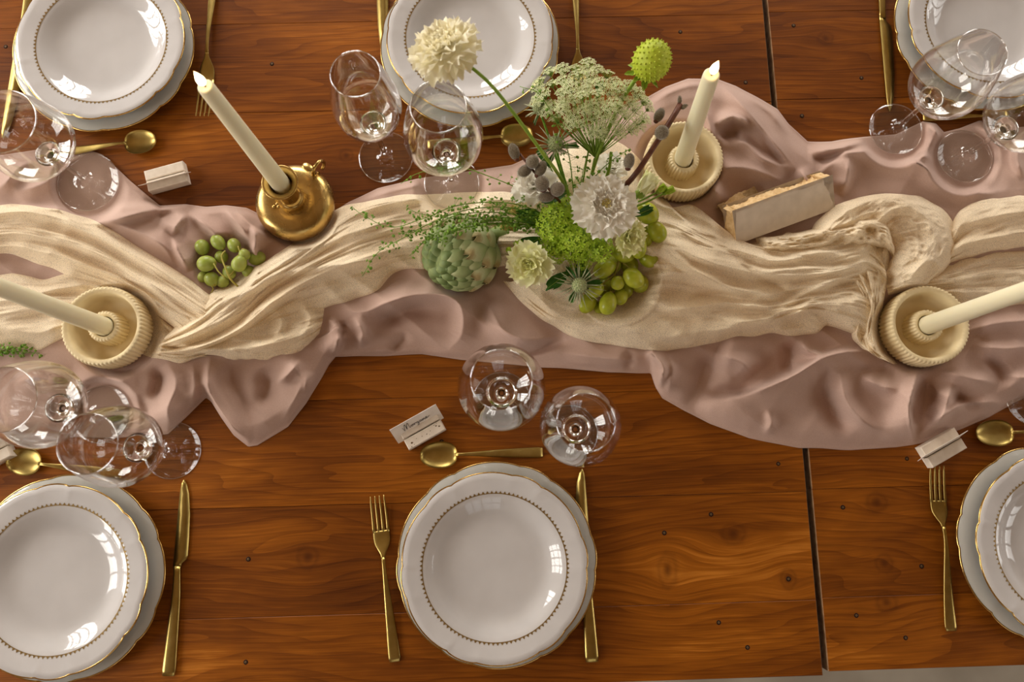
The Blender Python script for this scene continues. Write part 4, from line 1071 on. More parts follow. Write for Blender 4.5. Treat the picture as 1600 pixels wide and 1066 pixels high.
# ------------------------------------------------------------------ broken stone slab and its support
def rough_slab(L, W, T, seed, nu=44, nv=16, nt=7):
    """box in local coordinates, x length, y width, z thickness; two broken sides pushed in and out"""
    n1 = make_noise(seed); n2 = make_noise(seed + 5)
    xs = np.linspace(-L / 2, L / 2, nu); ys = np.linspace(-W / 2, W / 2, nv); zs = np.linspace(-T / 2, T / 2, nt)
    def warp(V):
        V = V.copy()
        top = V[:, 1] > W / 2 - 1e-6; right = V[:, 0] > L / 2 - 1e-6; left = V[:, 0] < -L / 2 + 1e-6
        k = n1(V[:, 0] * 120, V[:, 2] * 40) * 0.005 + n2(V[:, 0] * 420, V[:, 2] * 420) * 0.003 + 0.010 * (n1(V[:, 0] * 30 + 4, V[:, 2] * 0) - 0.5)
        V[:, 1] = np.where(top, V[:, 1] - k, V[:, 1])
        k2 = n1(V[:, 1] * 120 + 9, V[:, 2] * 40) * 0.006 + n2(V[:, 1] * 420, V[:, 2] * 420) * 0.003 + 0.016 * smooth01((V[:, 1] + W / 2) / W)
        V[:, 0] = np.where(right, V[:, 0] - k2, V[:, 0])
        V[:, 0] = np.where(left, V[:, 0] + 0.5 * k2, V[:, 0])
        return V
    def face(a, b, f):
        A, B = np.meshgrid(a, b, indexing='ij')
        return np.array([f(p, q) for p, q in zip(A.ravel(), B.ravel())]), grid_faces(len(a), len(b))
    smooth = merge(face(xs, ys, lambda p, q: (p, q, T / 2)), face(xs, ys[::-1], lambda p, q: (p, q, -T / 2)), face(xs, zs, lambda p, q: (p, -W / 2, q)))
    rough = merge(face(xs, zs[::-1], lambda p, q: (p, W / 2, q)), face(ys, zs, lambda p, q: (L / 2, p, q)), face(ys[::-1], zs, lambda p, q: (-L / 2, p, q)))
    return (warp(smooth[0]), smooth[1]), (warp(rough[0]), rough[1])
def stone(name, center, L, W, T, rot, seed, label, face=None):
    root = empty(name, center)
    root.rotation_euler = rot
    a, b = rough_slab(L, W, T, seed)
    build('sawn_faces', a, face or M_STONEFACE, root, smooth=False)
    build('broken_edges', b, M_STONEROUGH, root, smooth=False)
    return tag(root, label, 'stone slab')
a_ = P(1150, 368, 0.012); b_ = P(1262, 352, 0.012)
sl_ang = math.atan2(*(P(1300, 300, 0.02) - P(1135, 362, 0.02))[[1, 0]])
c_ = P(1217, 322, 0.034)
stone('stone_slab', (c_[0], c_[1], TZ + 0.034), 0.162, 0.054, 0.028, (R_(36), R_(3), sl_ang), 77, 'grey sawn stone slab with a broken cream edge propped on the runner')
c_ = P(1158, 330, 0.010)
stone('stone_offcut', (c_[0], c_[1], TZ + 0.0145), 0.062, 0.045, 0.018, (R_(2), R_(-2), sl_ang + 0.15), 91, 'small beige stone offcut under the left end of the stone slab', M_STONEROUGH)

# ------------------------------------------------------------------ place cards in little plaster blocks
SCRIPT = [  # the handwritten name, strokes in card units (x along, y up)
    [(0.0, 0.62), (0.05, 0.50), (0.10, 0.05), (0.16, 0.45), (0.26, 0.92), (0.30, 0.90), (0.30, 0.45), (0.29, 0.10), (0.36, 0.48), (0.50, 0.98), (0.53, 0.92), (0.52, 0.45), (0.53, 0.12), (0.60, 0.20), (0.66, 0.36)],
    [(0.76, 0.40), (0.70, 0.36), (0.68, 0.22), (0.73, 0.14), (0.79, 0.22), (0.80, 0.36), (0.76, 0.40), (0.84, 0.34), (0.90, 0.36), (0.91, 0.15), (0.94, 0.30), (0.99, 0.40), (1.05, 0.36), (1.10, 0.30)],
    [(1.22, 0.36), (1.15, 0.40), (1.12, 0.26), (1.16, 0.16), (1.22, 0.26), (1.24, 0.38), (1.22, 0.05), (1.16, -0.28), (1.08, -0.30), (1.10, -0.14), (1.26, 0.10), (1.34, 0.24)],
    [(1.46, 0.38), (1.38, 0.40), (1.35, 0.26), (1.39, 0.16), (1.46, 0.26), (1.48, 0.38), (1.49, 0.18), (1.54, 0.18), (1.59, 0.38), (1.60, 0.16), (1.65, 0.32), (1.71, 0.38), (1.73, 0.18), (1.78, 0.18), (1.84, 0.26), (1.92, 0.34), (1.91, 0.42), (1.85, 0.38), (1.85, 0.22), (1.92, 0.16), (2.02, 0.24), (2.14, 0.34)],
]
def place_card(px, ang, lean, label, name_written=False, z=0.0, card_h=0.024, chips=False, bw=0.056):
    c = P(px[0], px[1], 0.008)
    root = empty('place_card_holder', (c[0], c[1], TZ + z), ang)
    # block with a slot: two halves and a floor, one mesh
    h = 0.016
    blk = merge(box(0, -0.0082, h / 2, bw, 0.0148, h, 0.0012), box(0, 0.0082, h / 2, bw, 0.0148, h, 0.0012), box(0, 0, 0.003, bw - 0.001, 0.0030, 0.006))
    build('plaster_block', blk, M_PLASTER, root, smooth=False)
    if chips:
        rr = random.Random(5)
        for (cx, cy, r) in [(-0.020, -0.009, 0.0016), (-0.0225, -0.0135, 0.0008), (0.019, -0.005, 0.0012), (0.0225, -0.0075, 0.0013), (0.017, -0.003, 0.0007), (0.021, -0.002, 0.0006), (-0.012, -0.007, 0.0006), (-0.004, -0.008, 0.0007), (0.003, -0.0085, 0.0008), (0.009, -0.007, 0.0006), (-0.018, -0.0125, 0.0006), (0.006, -0.011, 0.0005)]:
            V, F = ellipsoid(r, r * 0.8, 0.0003, 8, 4)
            build('terrazzo_chip', (V + np.array([cx, cy, h]), F), M_CHIP, root)
    card_w = 0.070
    M = Matrix.Translation((-0.002, 0, 0.0065)) @ Matrix.Rotation(lean, 4, 'X')      # local: x along, z up the card, y back
    cd = build('card', xform(box(0, 0, card_h / 2, card_w, 0.0006, card_h), M), M_CARD, root, smooth=False)
    if name_written:
        mbs = []
        for st in SCRIPT:
            p = np.array([((x - 1.07) * 0.0188, -0.0006, card_h * 0.52 + (y - 0.1) * 0.0115) for x, y in st])
            mbs.append(tube(p, [0.00022, 0.00038, 0.00026], 5, len(st) * 5))
        build('handwritten_name', xform(merge(*mbs), M), M_INK, cd)
    return tag(root, label, 'place card', 'place cards in plaster blocks')
place_card((660, 672), R_(28), R_(-42), 'white place card with a handwritten name in a speckled plaster block', True, 0, 0.029, True)
place_card((262, 278), R_(15), R_(24), 'plain plaster place card block below the spoon at upper left', z=0, card_h=0.020)
place_card((1470, 700), R_(27), R_(-16), 'plaster place card block touching the runner edge at lower right', z=0.0, card_h=0.026)
place_card((-14, 712), R_(27), R_(-40), 'pale place card cut by the left edge beside a spoon', z=0.0)

# ------------------------------------------------------------------ grapes
def grape_mesh(r, l, mat):
    def fn(V):
        V = V.copy(); t = V[:, 2] / l
        V[:, 0] *= 1 - 0.08 * t; V[:, 1] *= 1 - 0.08 * t
        return V
    return mesh_data('grape', *ellipsoid(r, r, l, 20, 14, fn), mat)
CALYX = mesh_data('calyx', *lathe([(0.0001, 0.0006), (0.0014, 0.0006), (0.0018, 0.0002), (0.0019, -0.0006)], 8), M_TWIG)
def bunch(name, items, mat, label, base, center, twigs):
    """items: (px, py, height, radius px, length ratio, angle deg in the image, tilt deg)"""
    root = empty(name, base)
    o = Vector(base)
    for i, (px, py, h, rp, lr, ang, tilt) in enumerate(items):
        p = PV(px, py, h); r = rp * (CAM_H - h) / 1228.6
        me = grape_mesh(r, r * lr, mat)
        a = R_(ang)
        d = Vector((math.cos(a) * math.cos(R_(tilt)), math.sin(a) * math.cos(R_(tilt)), math.sin(R_(tilt))))
        M = frame(p - o, d)
        g = link('grape', me, root, M)
        link('calyx', CALYX, g, Matrix.Translation((0, 0, r * lr)))
    mbs = []
    for pts, rad in twigs:
        mbs.append(tube([P(*q) for q in pts], rad, 7, 14))
    build('twig', merge(*mbs), M_TWIG, root, origin=np.array(o))
    return tag(root, label, 'grapes')
# angle: direction of the stalk end of each grape
bunch('grape_bunch', [(316, 387, 0.020, 11.5, 1.18, -75, 10), (341, 379, 0.024, 10.5, 1.38, -50, 5), (366, 384, 0.024, 10.5, 1.25, -60, 20), (323, 412, 0.026, 13.0, 1.22, 5, 12), (382, 398, 0.028, 9.5, 1.0, 100, 30),
                      (346, 402, 0.018, 10.5, 1.05, -70, 40), (374, 412, 0.030, 12.0, 1.15, 60, 10), (331, 437, 0.018, 11.5, 1.1, -60, 20), (402, 404, 0.018, 11, 1.25, 200, 0), (358, 426, 0.016, 10.5, 1.1, 100, 40),
                      (318, 432, 0.014, 8.5, 1.2, 60, 0), (348, 440, 0.014, 10, 1.0, 90, 0), (388, 424, 0.014, 10, 1.1, 150, 0)], M_GRAPE2,
      'small bunch of pale green grapes tucked between mauve cloth and gauze at left', PV(350, 415, 0.003), None,
      [([(352, 392, 0.032), (346, 400, 0.034), (352, 418, 0.034), (360, 436, 0.032), (372, 448, 0.020)], [0.0011, 0.0012, 0.0015]), ([(334, 412, 0.034), (341, 424, 0.034), (352, 434, 0.032)], 0.0009),
       ([(330, 446, 0.026), (333, 452, 0.022), (326, 464, 0.014)], 0.0008), ([(372, 385, 0.032), (374, 396, 0.032), (362, 410, 0.032)], 0.0009), ([(384, 405, 0.030), (372, 416, 0.030), (358, 432, 0.030)], 0.0008)])
bunch('grape_bunch', [(1012, 334, 0.066, 17.5, 1.12, -40, 10), (1026, 362, 0.060, 15.0, 1.28, 120, 5), (998, 386, 0.066, 13.0, 1.5, 85, 8), (1009, 371, 0.052, 12, 1.5, 80, 8), (974, 396, 0.056, 15.0, 1.25, 165, 5), (1013, 404, 0.044, 14.5, 1.15, 150, 0),
                      (945, 420, 0.050, 14.0, 1.42, 25, 10), (990, 435, 0.052, 15.0, 1.28, -45, -5), (965, 442, 0.048, 11.5, 1.05, 60, 60), (930, 452, 0.044, 13.5, 1.08, 20, 10), (917, 474, 0.032, 14.5, 1.22, 45, 5), (950, 474, 0.040, 14.0, 1.36, 75, 10),
                      (969, 464, 0.034, 12.5, 1.1, 60, 10), (935, 485, 0.020, 13, 1.05, 80, 0), (1000, 443, 0.026, 14, 1.1, 90, 0), (958, 412, 0.030, 14, 1.1, 90, 0), (984, 414, 0.030, 14, 1.2, 90, 0), (976, 452, 0.018, 14, 1.1, 90, 0), (945, 448, 0.020, 14, 1.1, 90, 0)], M_GRAPE,
      'long bunch of bright green grapes spilling from the bouquet onto the gauze', PV(965, 440, 0.006), None,
      [([(965, 370, 0.060), (968, 400, 0.050), (962, 425, 0.045), (955, 450, 0.034), (948, 470, 0.026)], [0.0022, 0.0018, 0.0012]), ([(966, 405, 0.05), (985, 420, 0.05), (1000, 430, 0.045)], 0.0010), ([(960, 430, 0.045), (944, 442, 0.045), (930, 462, 0.04)], 0.0010),
       ([(975, 390, 0.055), (1000, 372, 0.055), (1016, 352, 0.06)], 0.0012)])

# ------------------------------------------------------------------ artichoke
def artichoke():
    hc = 0.053
    c = PV(720, 396, hc)
    base = Vector((c.x, c.y, TZ + 0.008))
    root = empty('artichoke', base)
    ax = Vector((-0.80, -0.50, 0.30)).normalized()           # from stalk to tip
    M = frame(c - base, ax)
    R = 0.053
    core = ellipsoid(R * 0.86, R * 0.86, R * 0.92, 28, 16)
    build('core', xform(core, M), M_ARTI, root)
    def bract(L, W, tip):
        nu, nv = 10, 9
        V = np.zeros((nu, nv, 3))
        for i in range(nu):
            t = i / (nu - 1)
            w = W * (0.62 + 0.55 * math.sin(math.pi * min(1, 0.10 + 0.62 * t))) * (1 - max(0, t - 0.66) / 0.34 * 0.80)
            for j in range(nv):
                s = -1 + 2 * j / (nv - 1)
                y = w * s
                x = L * t - (0.08 * L * (1 - abs(s)) if t > 0.97 and tip else 0) - L * 0.10 * abs(s) ** 2 * t
                z = 0.0055 * math.sin(math.pi * 0.75 * t) - 0.0120 * s * s * (W / 0.018) - 0.0105 * t * t + 0.0016 * (1 - abs(s)) + (0.0016 * t if t > 0.9 else 0)
                V[i, j] = (x, y, z)
        top = V.reshape(-1, 3); bot = top.copy(); bot[:, 2] -= 0.0022
        n = nu * nv
        F = grid_faces(nu, nv)
        ring = [i * nv for i in range(nu)] + [(nu - 1) * nv + j for j in range(1, nv)] + [i * nv + nv - 1 for i in range(nu - 2, -1, -1)] + [j for j in range(nv - 2, 0, -1)]
        Fs = [(ring[i], ring[(i + 1) % len(ring)], ring[(i + 1) % len(ring)] + n, ring[i] + n) for i in range(len(ring))]
        return np.concatenate([top, bot]), F + [tuple(k + n for k in reversed(f)) for f in F] + Fs
    big = mesh_data('bract', *bract(0.048, 0.0200, True), M_BRACT)
    mid = mesh_data('bract', *bract(0.037, 0.0155, True), M_BRACT)
    sml = mesh_data('bract', *bract(0.024, 0.0092, True), M_BRACT)
    tipm = mesh_data('bract_tip', *ellipsoid(0.0010, 0.0017, 0.0022, 8, 5), M_ARTITIP)
    rows = [(-0.86, 7, big), (-0.62, 9, big), (-0.36, 10, big), (-0.10, 11, mid), (0.14, 11, mid), (0.36, 11, mid), (0.55, 10, sml), (0.70, 9, sml), (0.82, 8, sml), (0.91, 6, sml), (0.97, 4, sml)]
    rr = random.Random(3)
    for k, (lat, n, me) in enumerate(rows):
        for i in range(n):
            th = 2 * math.pi * (i + 0.5 * (k % 2)) / n + rr.uniform(-0.09, 0.09)
            la = math.asin(max(-0.98, min(0.985, lat + rr.uniform(-0.03, 0.03))))
            er = Vector((math.cos(la) * math.cos(th), math.cos(la) * math.sin(th), math.sin(la)))
            nrm = Vector((er.x, er.y, er.z)).normalized()
            up = Vector((0, 0, 1)) - nrm * nrm.z
            if up.length < 1e-3: up = Vector((1, 0, 0))
            up.normalize()
            p = Vector((er.x * R * 0.88, er.y * R * 0.88, er.z * R * 0.94))
            lift = 0.06 + rr.uniform(-0.05, 0.10)
            z = (nrm - up * lift).normalized()
            x = up - z * up.dot(z); x.normalize(); y = z.cross(x)
            Lm = Matrix((x, y, z)).transposed().to_4x4(); Lm.translation = p - x * 0.012
            b = link('bract', me, root, M @ Lm)
    stalk = tube([tuple(M @ Vector((0, 0, -R * 0.80))), tuple(M @ Vector((0, 0, -R - 0.02)))], [0.012, 0.011], 12)
    build('stalk', stalk, M_ARTI, root)
    tag(root, 'whole green artichoke lying on the gauze left of the bouquet', 'artichoke')
artichoke()

# ------------------------------------------------------------------ the bouquet
HEART = (900, 345)                       # where all stems meet on the cloth
HB = PV(HEART[0], HEART[1], 0.012)
fr_ = random.Random(19)
def petal(L, W, cup=0.2, ruffle=0.12, teeth=5, seed=0, nu=8, nv=9, base=0.25, curl=0.0, thick=0.0004):
    """petal along +x from the origin, face up (+z)"""
    rr = random.Random(seed)
    ph = [rr.uniform(0, 6.28) for _ in range(4)]
    V = np.zeros((nu, nv, 3))
    for i in range(nu):
        t = i / (nu - 1)
        w = W * (base + (1 - base) * math.sin(math.pi * 0.5 * min(1, t * 1.25)) ** 0.9) * (1 - 0.18 * max(0, t - 0.75) / 0.25)
        for j in range(nv):
            s = -1 + 2 * j / (nv - 1)
            edge = L * (1 - 0.16 * s * s) + L * 0.08 * math.sin(teeth * math.pi * s + ph[0]) + L * 0.05 * math.sin(2.3 * teeth * s + ph[1])
            x = edge * t
            z = cup * L * (s * s * 0.5 * t) + ruffle * L * t * t * math.sin(teeth * 0.9 * s + ph[2]) + curl * L * t * t
            V[i, j] = (x, w * s, z)
    return V.reshape(-1, 3), grid_faces(nu, nv)
def star_points(n, seed=0):
    return None
def flower_root(name, base_px=None):
    r = empty(name, HB)
    return r
def add_stem(root, pts, rad, mat=None, n=22, name='stem'):
    return build(name, tube([P(*q) for q in pts], rad, 8, n), mat or M_STEM, root, origin=np.array(HB))
def petal_ring(root, M, mesh_list, n, r0, elev, mat_unused=None, jitter=0.15, phase=0.0, scale=(0.9, 1.1), name='petal'):
    for i in range(n):
        th = 2 * math.pi * i / n + phase + fr_.uniform(-jitter, jitter)
        el = elev + fr_.uniform(-0.14, 0.14)
        s = fr_.uniform(*scale)
        L = Matrix.Rotation(th, 4, 'Z') @ Matrix.Translation((r0, 0, 0)) @ Matrix.Rotation(-el, 4, 'Y') @ Matrix.Rotation(fr_.uniform(-0.25, 0.25), 4, 'X') @ Matrix.Scale(s, 4)
        link(name, mesh_list[fr_.randrange(len(mesh_list))], root, M @ L)
def scabiosa(center, normal, R, mat, label, stem_pts, stem_r, ball=False, disc=M_POLLEN):
    root = flower_root('scabiosa_flower')
    c = PV(*center)
    M = frame(c - HB, normal)
    big = [mesh_data('petal', *petal(R * 0.62, R * 0.27, 0.25, 0.16, 5, k), mat) for k in range(3)]
    mid = [mesh_data('petal', *petal(R * 0.42, R * 0.19, 0.3, 0.22, 5, 10 + k), mat) for k in range(3)]
    sml = [mesh_data('petal', *petal(R * 0.22, R * 0.11, 0.4, 0.25, 4, 20 + k, 6, 7), mat) for k in range(3)]
    build('receptacle', xform(ellipsoid(R * 0.50, R * 0.50, R * 0.26, 20, 10), M @ Matrix.Translation((0, 0, -R * 0.10))), mat, root)
    if ball:
        petal_ring(root, M @ Matrix.Translation((0, 0, -R * 0.22)), big, 15, R * 0.32, -0.35)
    petal_ring(root, M @ Matrix.Translation((0, 0, -R * 0.08)), big, 16, R * 0.36, 0.10, phase=0.2)
    petal_ring(root, M @ Matrix.Translation((0, 0, R * 0.02)), big, 13, R * 0.27, 0.42, phase=0.1, scale=(0.75, 0.95))
    petal_ring(root, M @ Matrix.Translation((0, 0, R * 0.08)), mid, 15, R * 0.22, 0.70, phase=0.3)
    petal_ring(root, M @ Matrix.Translation((0, 0, R * 0.13)), sml, 17, R * 0.22, 0.85)
    petal_ring(root, M @ Matrix.Translation((0, 0, R * 0.15)), sml, 11, R * 0.13, 1.05)
    mbs = []
    for k in range(34):
        a = fr_.uniform(0, 6.28); q = R * 0.13 * math.sqrt(fr_.random())
        p = (q * math.cos(a), q * math.sin(a), R * fr_.uniform(0.20, 0.30))
        mbs.append(xform(ellipsoid(R * 0.026, R * 0.026, R * 0.03, 7, 5), Matrix.Translation(p)))
    st = build('stamens', xform(merge(*mbs), M), disc, root)
    add_stem(root, stem_pts, stem_r)
    return tag(root, label, 'flower', 'flowers of the table bouquet')
scabiosa((693, 72, 0.300), (-0.25, 0.35, 0.8), 0.0425, M_PETALC, 'tall cream scabiosa flower standing above the far middle plate on a bent stem',
         [(722, 96, 0.290), (745, 112, 0.285), (772, 138, 0.268), (805, 180, 0.235), (845, 235, 0.185), (880, 285, 0.12), (898, 335, 0.015)], [0.0020, 0.0022, 0.0026], True, M_PETALC)
scabiosa((945, 322, 0.128), (0.10, -0.05, 1.0), 0.0435, M_PETALW, 'large open white scabiosa flower with a yellowish centre in the middle of the bouquet',
         [(943, 326, 0.112), (930, 335, 0.06), (905, 345, 0.013)], [0.0022, 0.0026])

def pod_flower():
    root = flower_root('scabiosa_seed_head')
    c = PV(1018, 95, 0.215)
    M = frame(c - HB, (0.35, 0.45, 1.0))
    R = 0.0225
    build('pod', xform(ellipsoid(R * 0.98, R * 0.98, R * 1.12, 28, 18), M), M_POD, root)
    mbs = []
    n = 190
    for k in range(n):
        z = 1 - 2 * (k + 0.5) / n; a = 2.39996 * k; r = math.sqrt(1 - z * z)
        d = Vector((r * math.cos(a), r * math.sin(a), z))
        mbs.append(xform(lathe([(0.0014, 0), (0.0010, 0.0012), (0.0001, 0.0028)], 5), frame(Vector((d.x * R * 0.97, d.y * R * 0.97, d.z * R * 1.1)), d)))
    build('bristles', xform(merge(*mbs), M), M_POD, root)['kind'] = 'stuff'
    leaf = mesh_data('sepal', *petal(0.018, 0.004, 0.2, 0.05, 1, 3, 6, 5), M_STEM)
    petal_ring(root, M @ Matrix.Translation((0, 0, -R * 0.85)), [leaf], 8, R * 0.25, -0.25, name='sepal')
    add_stem(root, [(1006, 110, 0.195), (990, 128, 0.188), (965, 170, 0.165), (935, 240, 0.12), (905, 340, 0.013)], [0.0026, 0.0023, 0.0025])
    tag(root, 'round lime green scabiosa seed head above the lacy umbel', 'flower', 'flowers of the table bouquet')
pod_flower()

def umbel():
    root = flower_root('lace_umbel')
    # one umbellet: small stars on short stalks
    mbs = []; sts = []
    for k in range(19):
        a = 2.39996 * k; r = 0.0094 * math.sqrt((k + 0.5) / 19); z = 0.0065 - 22 * r * r
        p = Vector((r * math.cos(a), r * math.sin(a), z + fr_.uniform(-.0008, .0008)))
        d = Vector((p.x * 40, p.y * 40, 1)).normalized()
        F_ = frame(p, d, (math.cos(k), math.sin(k), 0))
        V = [(0, 0, 0.0001)]; F = []
        for q in range(5):
            t = 2 * math.pi * q / 5
            V += [(0.0019 * math.cos(t - 0.36), 0.0019 * math.sin(t - 0.36), 0.0004), (0.0024 * math.cos(t), 0.0024 * math.sin(t), 0.0002), (0.0019 * math.cos(t + 0.36), 0.0019 * math.sin(t + 0.36), 0.0004)]
            F += [(0, 1 + 3 * q, 2 + 3 * q, 3 + 3 * q)]
        mbs.append(xform((np.array(V), F), F_))
        sts.append(tube([(0, 0, -0.004), tuple(p)], 0.00032, 4))
    fl = mesh_data('florets', *merge(*mbs), M_UMBEL, smooth=False)
    stm = mesh_data('pedicels', *merge(*sts), M_UMBELST)
    hub = P(930, 246, 0.110)
    rays = []
    rr = random.Random(41)
    spots = []
    tries = 0
    while len(spots) < 58 and tries < 9000:
        tries += 1
        x = rr.uniform(-1, 1); y = rr.uniform(-1, 1)
        if x * x + y * y > 1: continue
        if any((x - a) ** 2 + (y - b) ** 2 < 0.036 for a, b in spots): continue
        spots.append((x, y))
    spots += [(0.02, -1.12), (0.0, 0.95), (-0.98, 0.2)]
    for (x, y) in spots:
        px = 926 + 88 * x + 8 * y; py = 160 + 52 * y + 12 * x
        h = 0.185 - 0.030 * (x * x + y * y) - 0.012 * y + rr.uniform(-0.008, 0.008)
        p = P(px, py, h)
        d = Vector((p - hub)).normalized() + Vector((0, 0, 0.6))
        u = link('umbellet', fl, root, frame(Vector(p) - HB, d) @ Matrix.Rotation(fr_.uniform(-0.4, 0.4), 4, 'X') @ Matrix.Scale(fr_.uniform(0.85, 1.18), 4))
        link('pedicels', stm, u, Matrix.Identity(4))
        mid_ = hub * 0.5 + p * 0.5 + np.array([0, 0, -0.004])
        rays.append(tube([hub, mid_, p - np.array(d.normalized()) * 0.004], [0.0007, 0.0005], 5, 7))
    build('rays', merge(*rays), M_UMBELST, root, origin=np.array(HB))
    add_stem(root, [(930, 248, 0.112), (921, 290, 0.075), (905, 342, 0.013)], [0.0022, 0.0028])
    add_stem(root, [(955, 238, 0.120), (950, 270, 0.095), (925, 330, 0.04), (908, 345, 0.013)], [0.0020, 0.0026])
    tag(root, 'broad lacy greenish-white umbel at the top of the bouquet', 'flower', 'flowers of the table bouquet')
umbel()

def thistle(center, normal, R, label, stem_pts, spines=26):
    root = flower_root('sea_holly_thistle')
    M = frame(PV(*center) - HB, normal)
    cone = ellipsoid(R * 0.36, R * 0.36, R * 0.46, 18, 12)
    build('cone', xform(cone, M), M_THISTLE2, root)
    mbs = []
    for k in range(90):
        z = 1 - 1.5 * (k + 0.5) / 90; a = 2.39996 * k; r = math.sqrt(max(0, 1 - z * z)); d = Vector((r * math.cos(a), r * math.sin(a), z))
        mbs.append(xform(lathe([(0.0010, 0), (0.0007, 0.0010), (0.0001, 0.0016)], 5), frame(Vector((d.x * R * 0.35, d.y * R * 0.35, d.z * R * 0.45)), d)))
    build('cone_scales', xform(merge(*mbs), M), M_THISTLE, root)['kind'] = 'stuff'
    for k in range(spines):
        a = 2 * math.pi * k / spines + fr_.uniform(-0.1, 0.1); el = fr_.uniform(-0.15, 0.45); L = R * fr_.uniform(0.75, 1.15)
        d = np.array([math.cos(a) * math.cos(el), math.sin(a) * math.cos(el), math.sin(el)])
        b = d * R * 0.25 + np.array([0, 0, -R * 0.15])
        V, F = tube([b, b + d * L * 0.5 + np.array([0, 0, 0.0008]), b + d * L], [0.0011, 0.0009, 0.0001], 5)
        build('spine_bract', xform((V, F), M), M_THISTLE, root)
    lf = mesh_data('leaf', *petal(R * 0.9, R * 0.16, 0.3, 0.1, 3, 5, 7, 7), M_DARKLEAF)
    petal_ring(root, M @ Matrix.Translation((0, 0, -R * 0.3)), [lf], 3, R * 0.2, -0.3, name='leaf')
    add_stem(root, stem_pts, [0.0015, 0.0018], M_PEPPER)
    return tag(root, label, 'flower', 'flowers of the table bouquet')
thistle((868, 226, 0.135), (-0.2, 0.3, 1), 0.026, 'spiky grey-green thistle at the left foot of the lacy umbel', [(868, 230, 0.125), (885, 290, 0.07), (900, 340, 0.013)])
thistle((905, 446, 0.076), (-0.05, -0.45, 1), 0.027, 'spiky grey-green thistle hanging over the grapes at the front of the bouquet', [(905, 440, 0.066), (905, 395, 0.05), (902, 352, 0.013)])
thistle((842, 170, 0.150), (-0.5, 0.4, 0.9), 0.018, 'small spiky thistle at the left edge of the lacy umbel', [(844, 175, 0.145), (870, 250, 0.10), (898, 338, 0.013)], 20)

def ruffled(name, center, normal, R, mat, label, stem_pts, rings, extra=None):
    root = flower_root(name)
    M = frame(PV(*center) - HB, normal)
    for k, (n, L, W, r0, el, z, ruf) in enumerate(rings):
        ms = [mesh_data('petal', *petal(R * L, R * W, 0.55, ruf, 4, 31 + 7 * k + q, 9, 11, 0.35), mat) for q in range(3)]
        petal_ring(root, M @ Matrix.Translation((0, 0, R * z)), ms, n, R * r0, el, phase=k * 0.5)
    build('calyx', xform(ellipsoid(R * 0.22, R * 0.22, R * 0.3, 12, 8), M @ Matrix.Translation((0, 0, -R * 0.22))), M_STEM, root)
    add_stem(root, stem_pts, [0.0018, 0.0020])
    return tag(root, label, 'flower', 'flowers of the table bouquet')
ROSE = [(7, 0.85, 0.48, 0.14, 0.25, -0.10, 0.14), (7, 0.68, 0.42, 0.10, 0.65, 0.0, 0.16), (6, 0.50, 0.32, 0.07, 1.0, 0.08, 0.18), (5, 0.34, 0.22, 0.03, 1.25, 0.12, 0.2)]
ruffled('carnation', (836, 292, 0.098), (-0.35, 0.1, 1), 0.0320, M_PETALW, 'ruffled white carnation under the grey pussy willow buds', [(840, 296, 0.085), (870, 320, 0.05), (897, 342, 0.013)], ROSE)
ruffled('lisianthus', (828, 412, 0.082), (-0.3, -0.5, 1), 0.0325, M_PETALG, 'ruffled cream-green lisianthus bloom beside the artichoke', [(838, 402, 0.07), (870, 375, 0.045), (896, 348, 0.013)], ROSE)
ruffled('lisianthus', (982, 370, 0.100), (0.35, -0.45, 1), 0.0250, M_PETALG, 'pale ruffled lisianthus bloom tucked between the open scabiosa and the grapes', [(976, 366, 0.088), (940, 352, 0.05), (906, 346, 0.013)], ROSE[:3])
ruffled('rosebud', (955, 262, 0.080), (0.2, 0.3, 1), 0.0230, M_PETALW, 'pale bloom half hidden between the open scabiosa and the lacy umbel', [(950, 272, 0.07), (925, 310, 0.045), (903, 340, 0.013)], ROSE)
def bud_spray(items, label, stems):
    root = flower_root('flower_buds')
    for (px, py, h, L, W, ang, mat) in items:
        c = PV(px, py, h); a = R_(ang)
        d = Vector((math.cos(a), math.sin(a), 0.45)).normalized()
        M = frame(c - HB, d)
        rr = random.Random(int(px))
        for k in range(6):
            V, F = petal(L, W * 0.55, 0.8, 0.10, 3, k + int(px), 7, 7, 0.4)
            Lm = Matrix.Rotation(k * math.pi / 3, 4, 'Z') @ Matrix.Translation((W * 0.22, 0, 0)) @ Matrix.Rotation(-1.38, 4, 'Y')
            b = build('petal', xform((V, F), M @ Lm), mat, root)
        build('calyx', xform(ellipsoid(W * 0.34, W * 0.34, L * 0.22, 10, 6), M), M_STEM, root)
    for st in stems: add_stem(root, st, [0.0013, 0.0016])
    return tag(root, label, 'flower buds', 'flowers of the table bouquet')
bud_spray([(1000, 303, 0.094, 0.030, 0.022, 50, M_PETALG), (1028, 300, 0.092, 0.013, 0.009, 35, M_VIB), (1038, 302, 0.090, 0.014, 0.009, 20, M_VIB)], 'greenish lisianthus buds reaching right towards the middle candle bowl',
          [[(1000, 304, 0.092), (985, 318, 0.08), (940, 335, 0.05), (905, 345, 0.013)], [(1028, 300, 0.090), (1000, 314, 0.082), (950, 335, 0.05), (906, 345, 0.013)], [(1038, 302, 0.088), (1005, 318, 0.08), (950, 338, 0.045), (906, 346, 0.013)]])
bud_spray([(814, 392, 0.078, 0.014, 0.013, 110, M_VIB), (802, 394, 0.072, 0.010, 0.008, 160, M_VIB)], 'two small lime buds between the artichoke and the cream-green bloom', [[(814, 392, 0.076), (850, 375, 0.05), (896, 347, 0.013)], [(802, 394, 0.070), (850, 378, 0.045), (896, 348, 0.013)]])
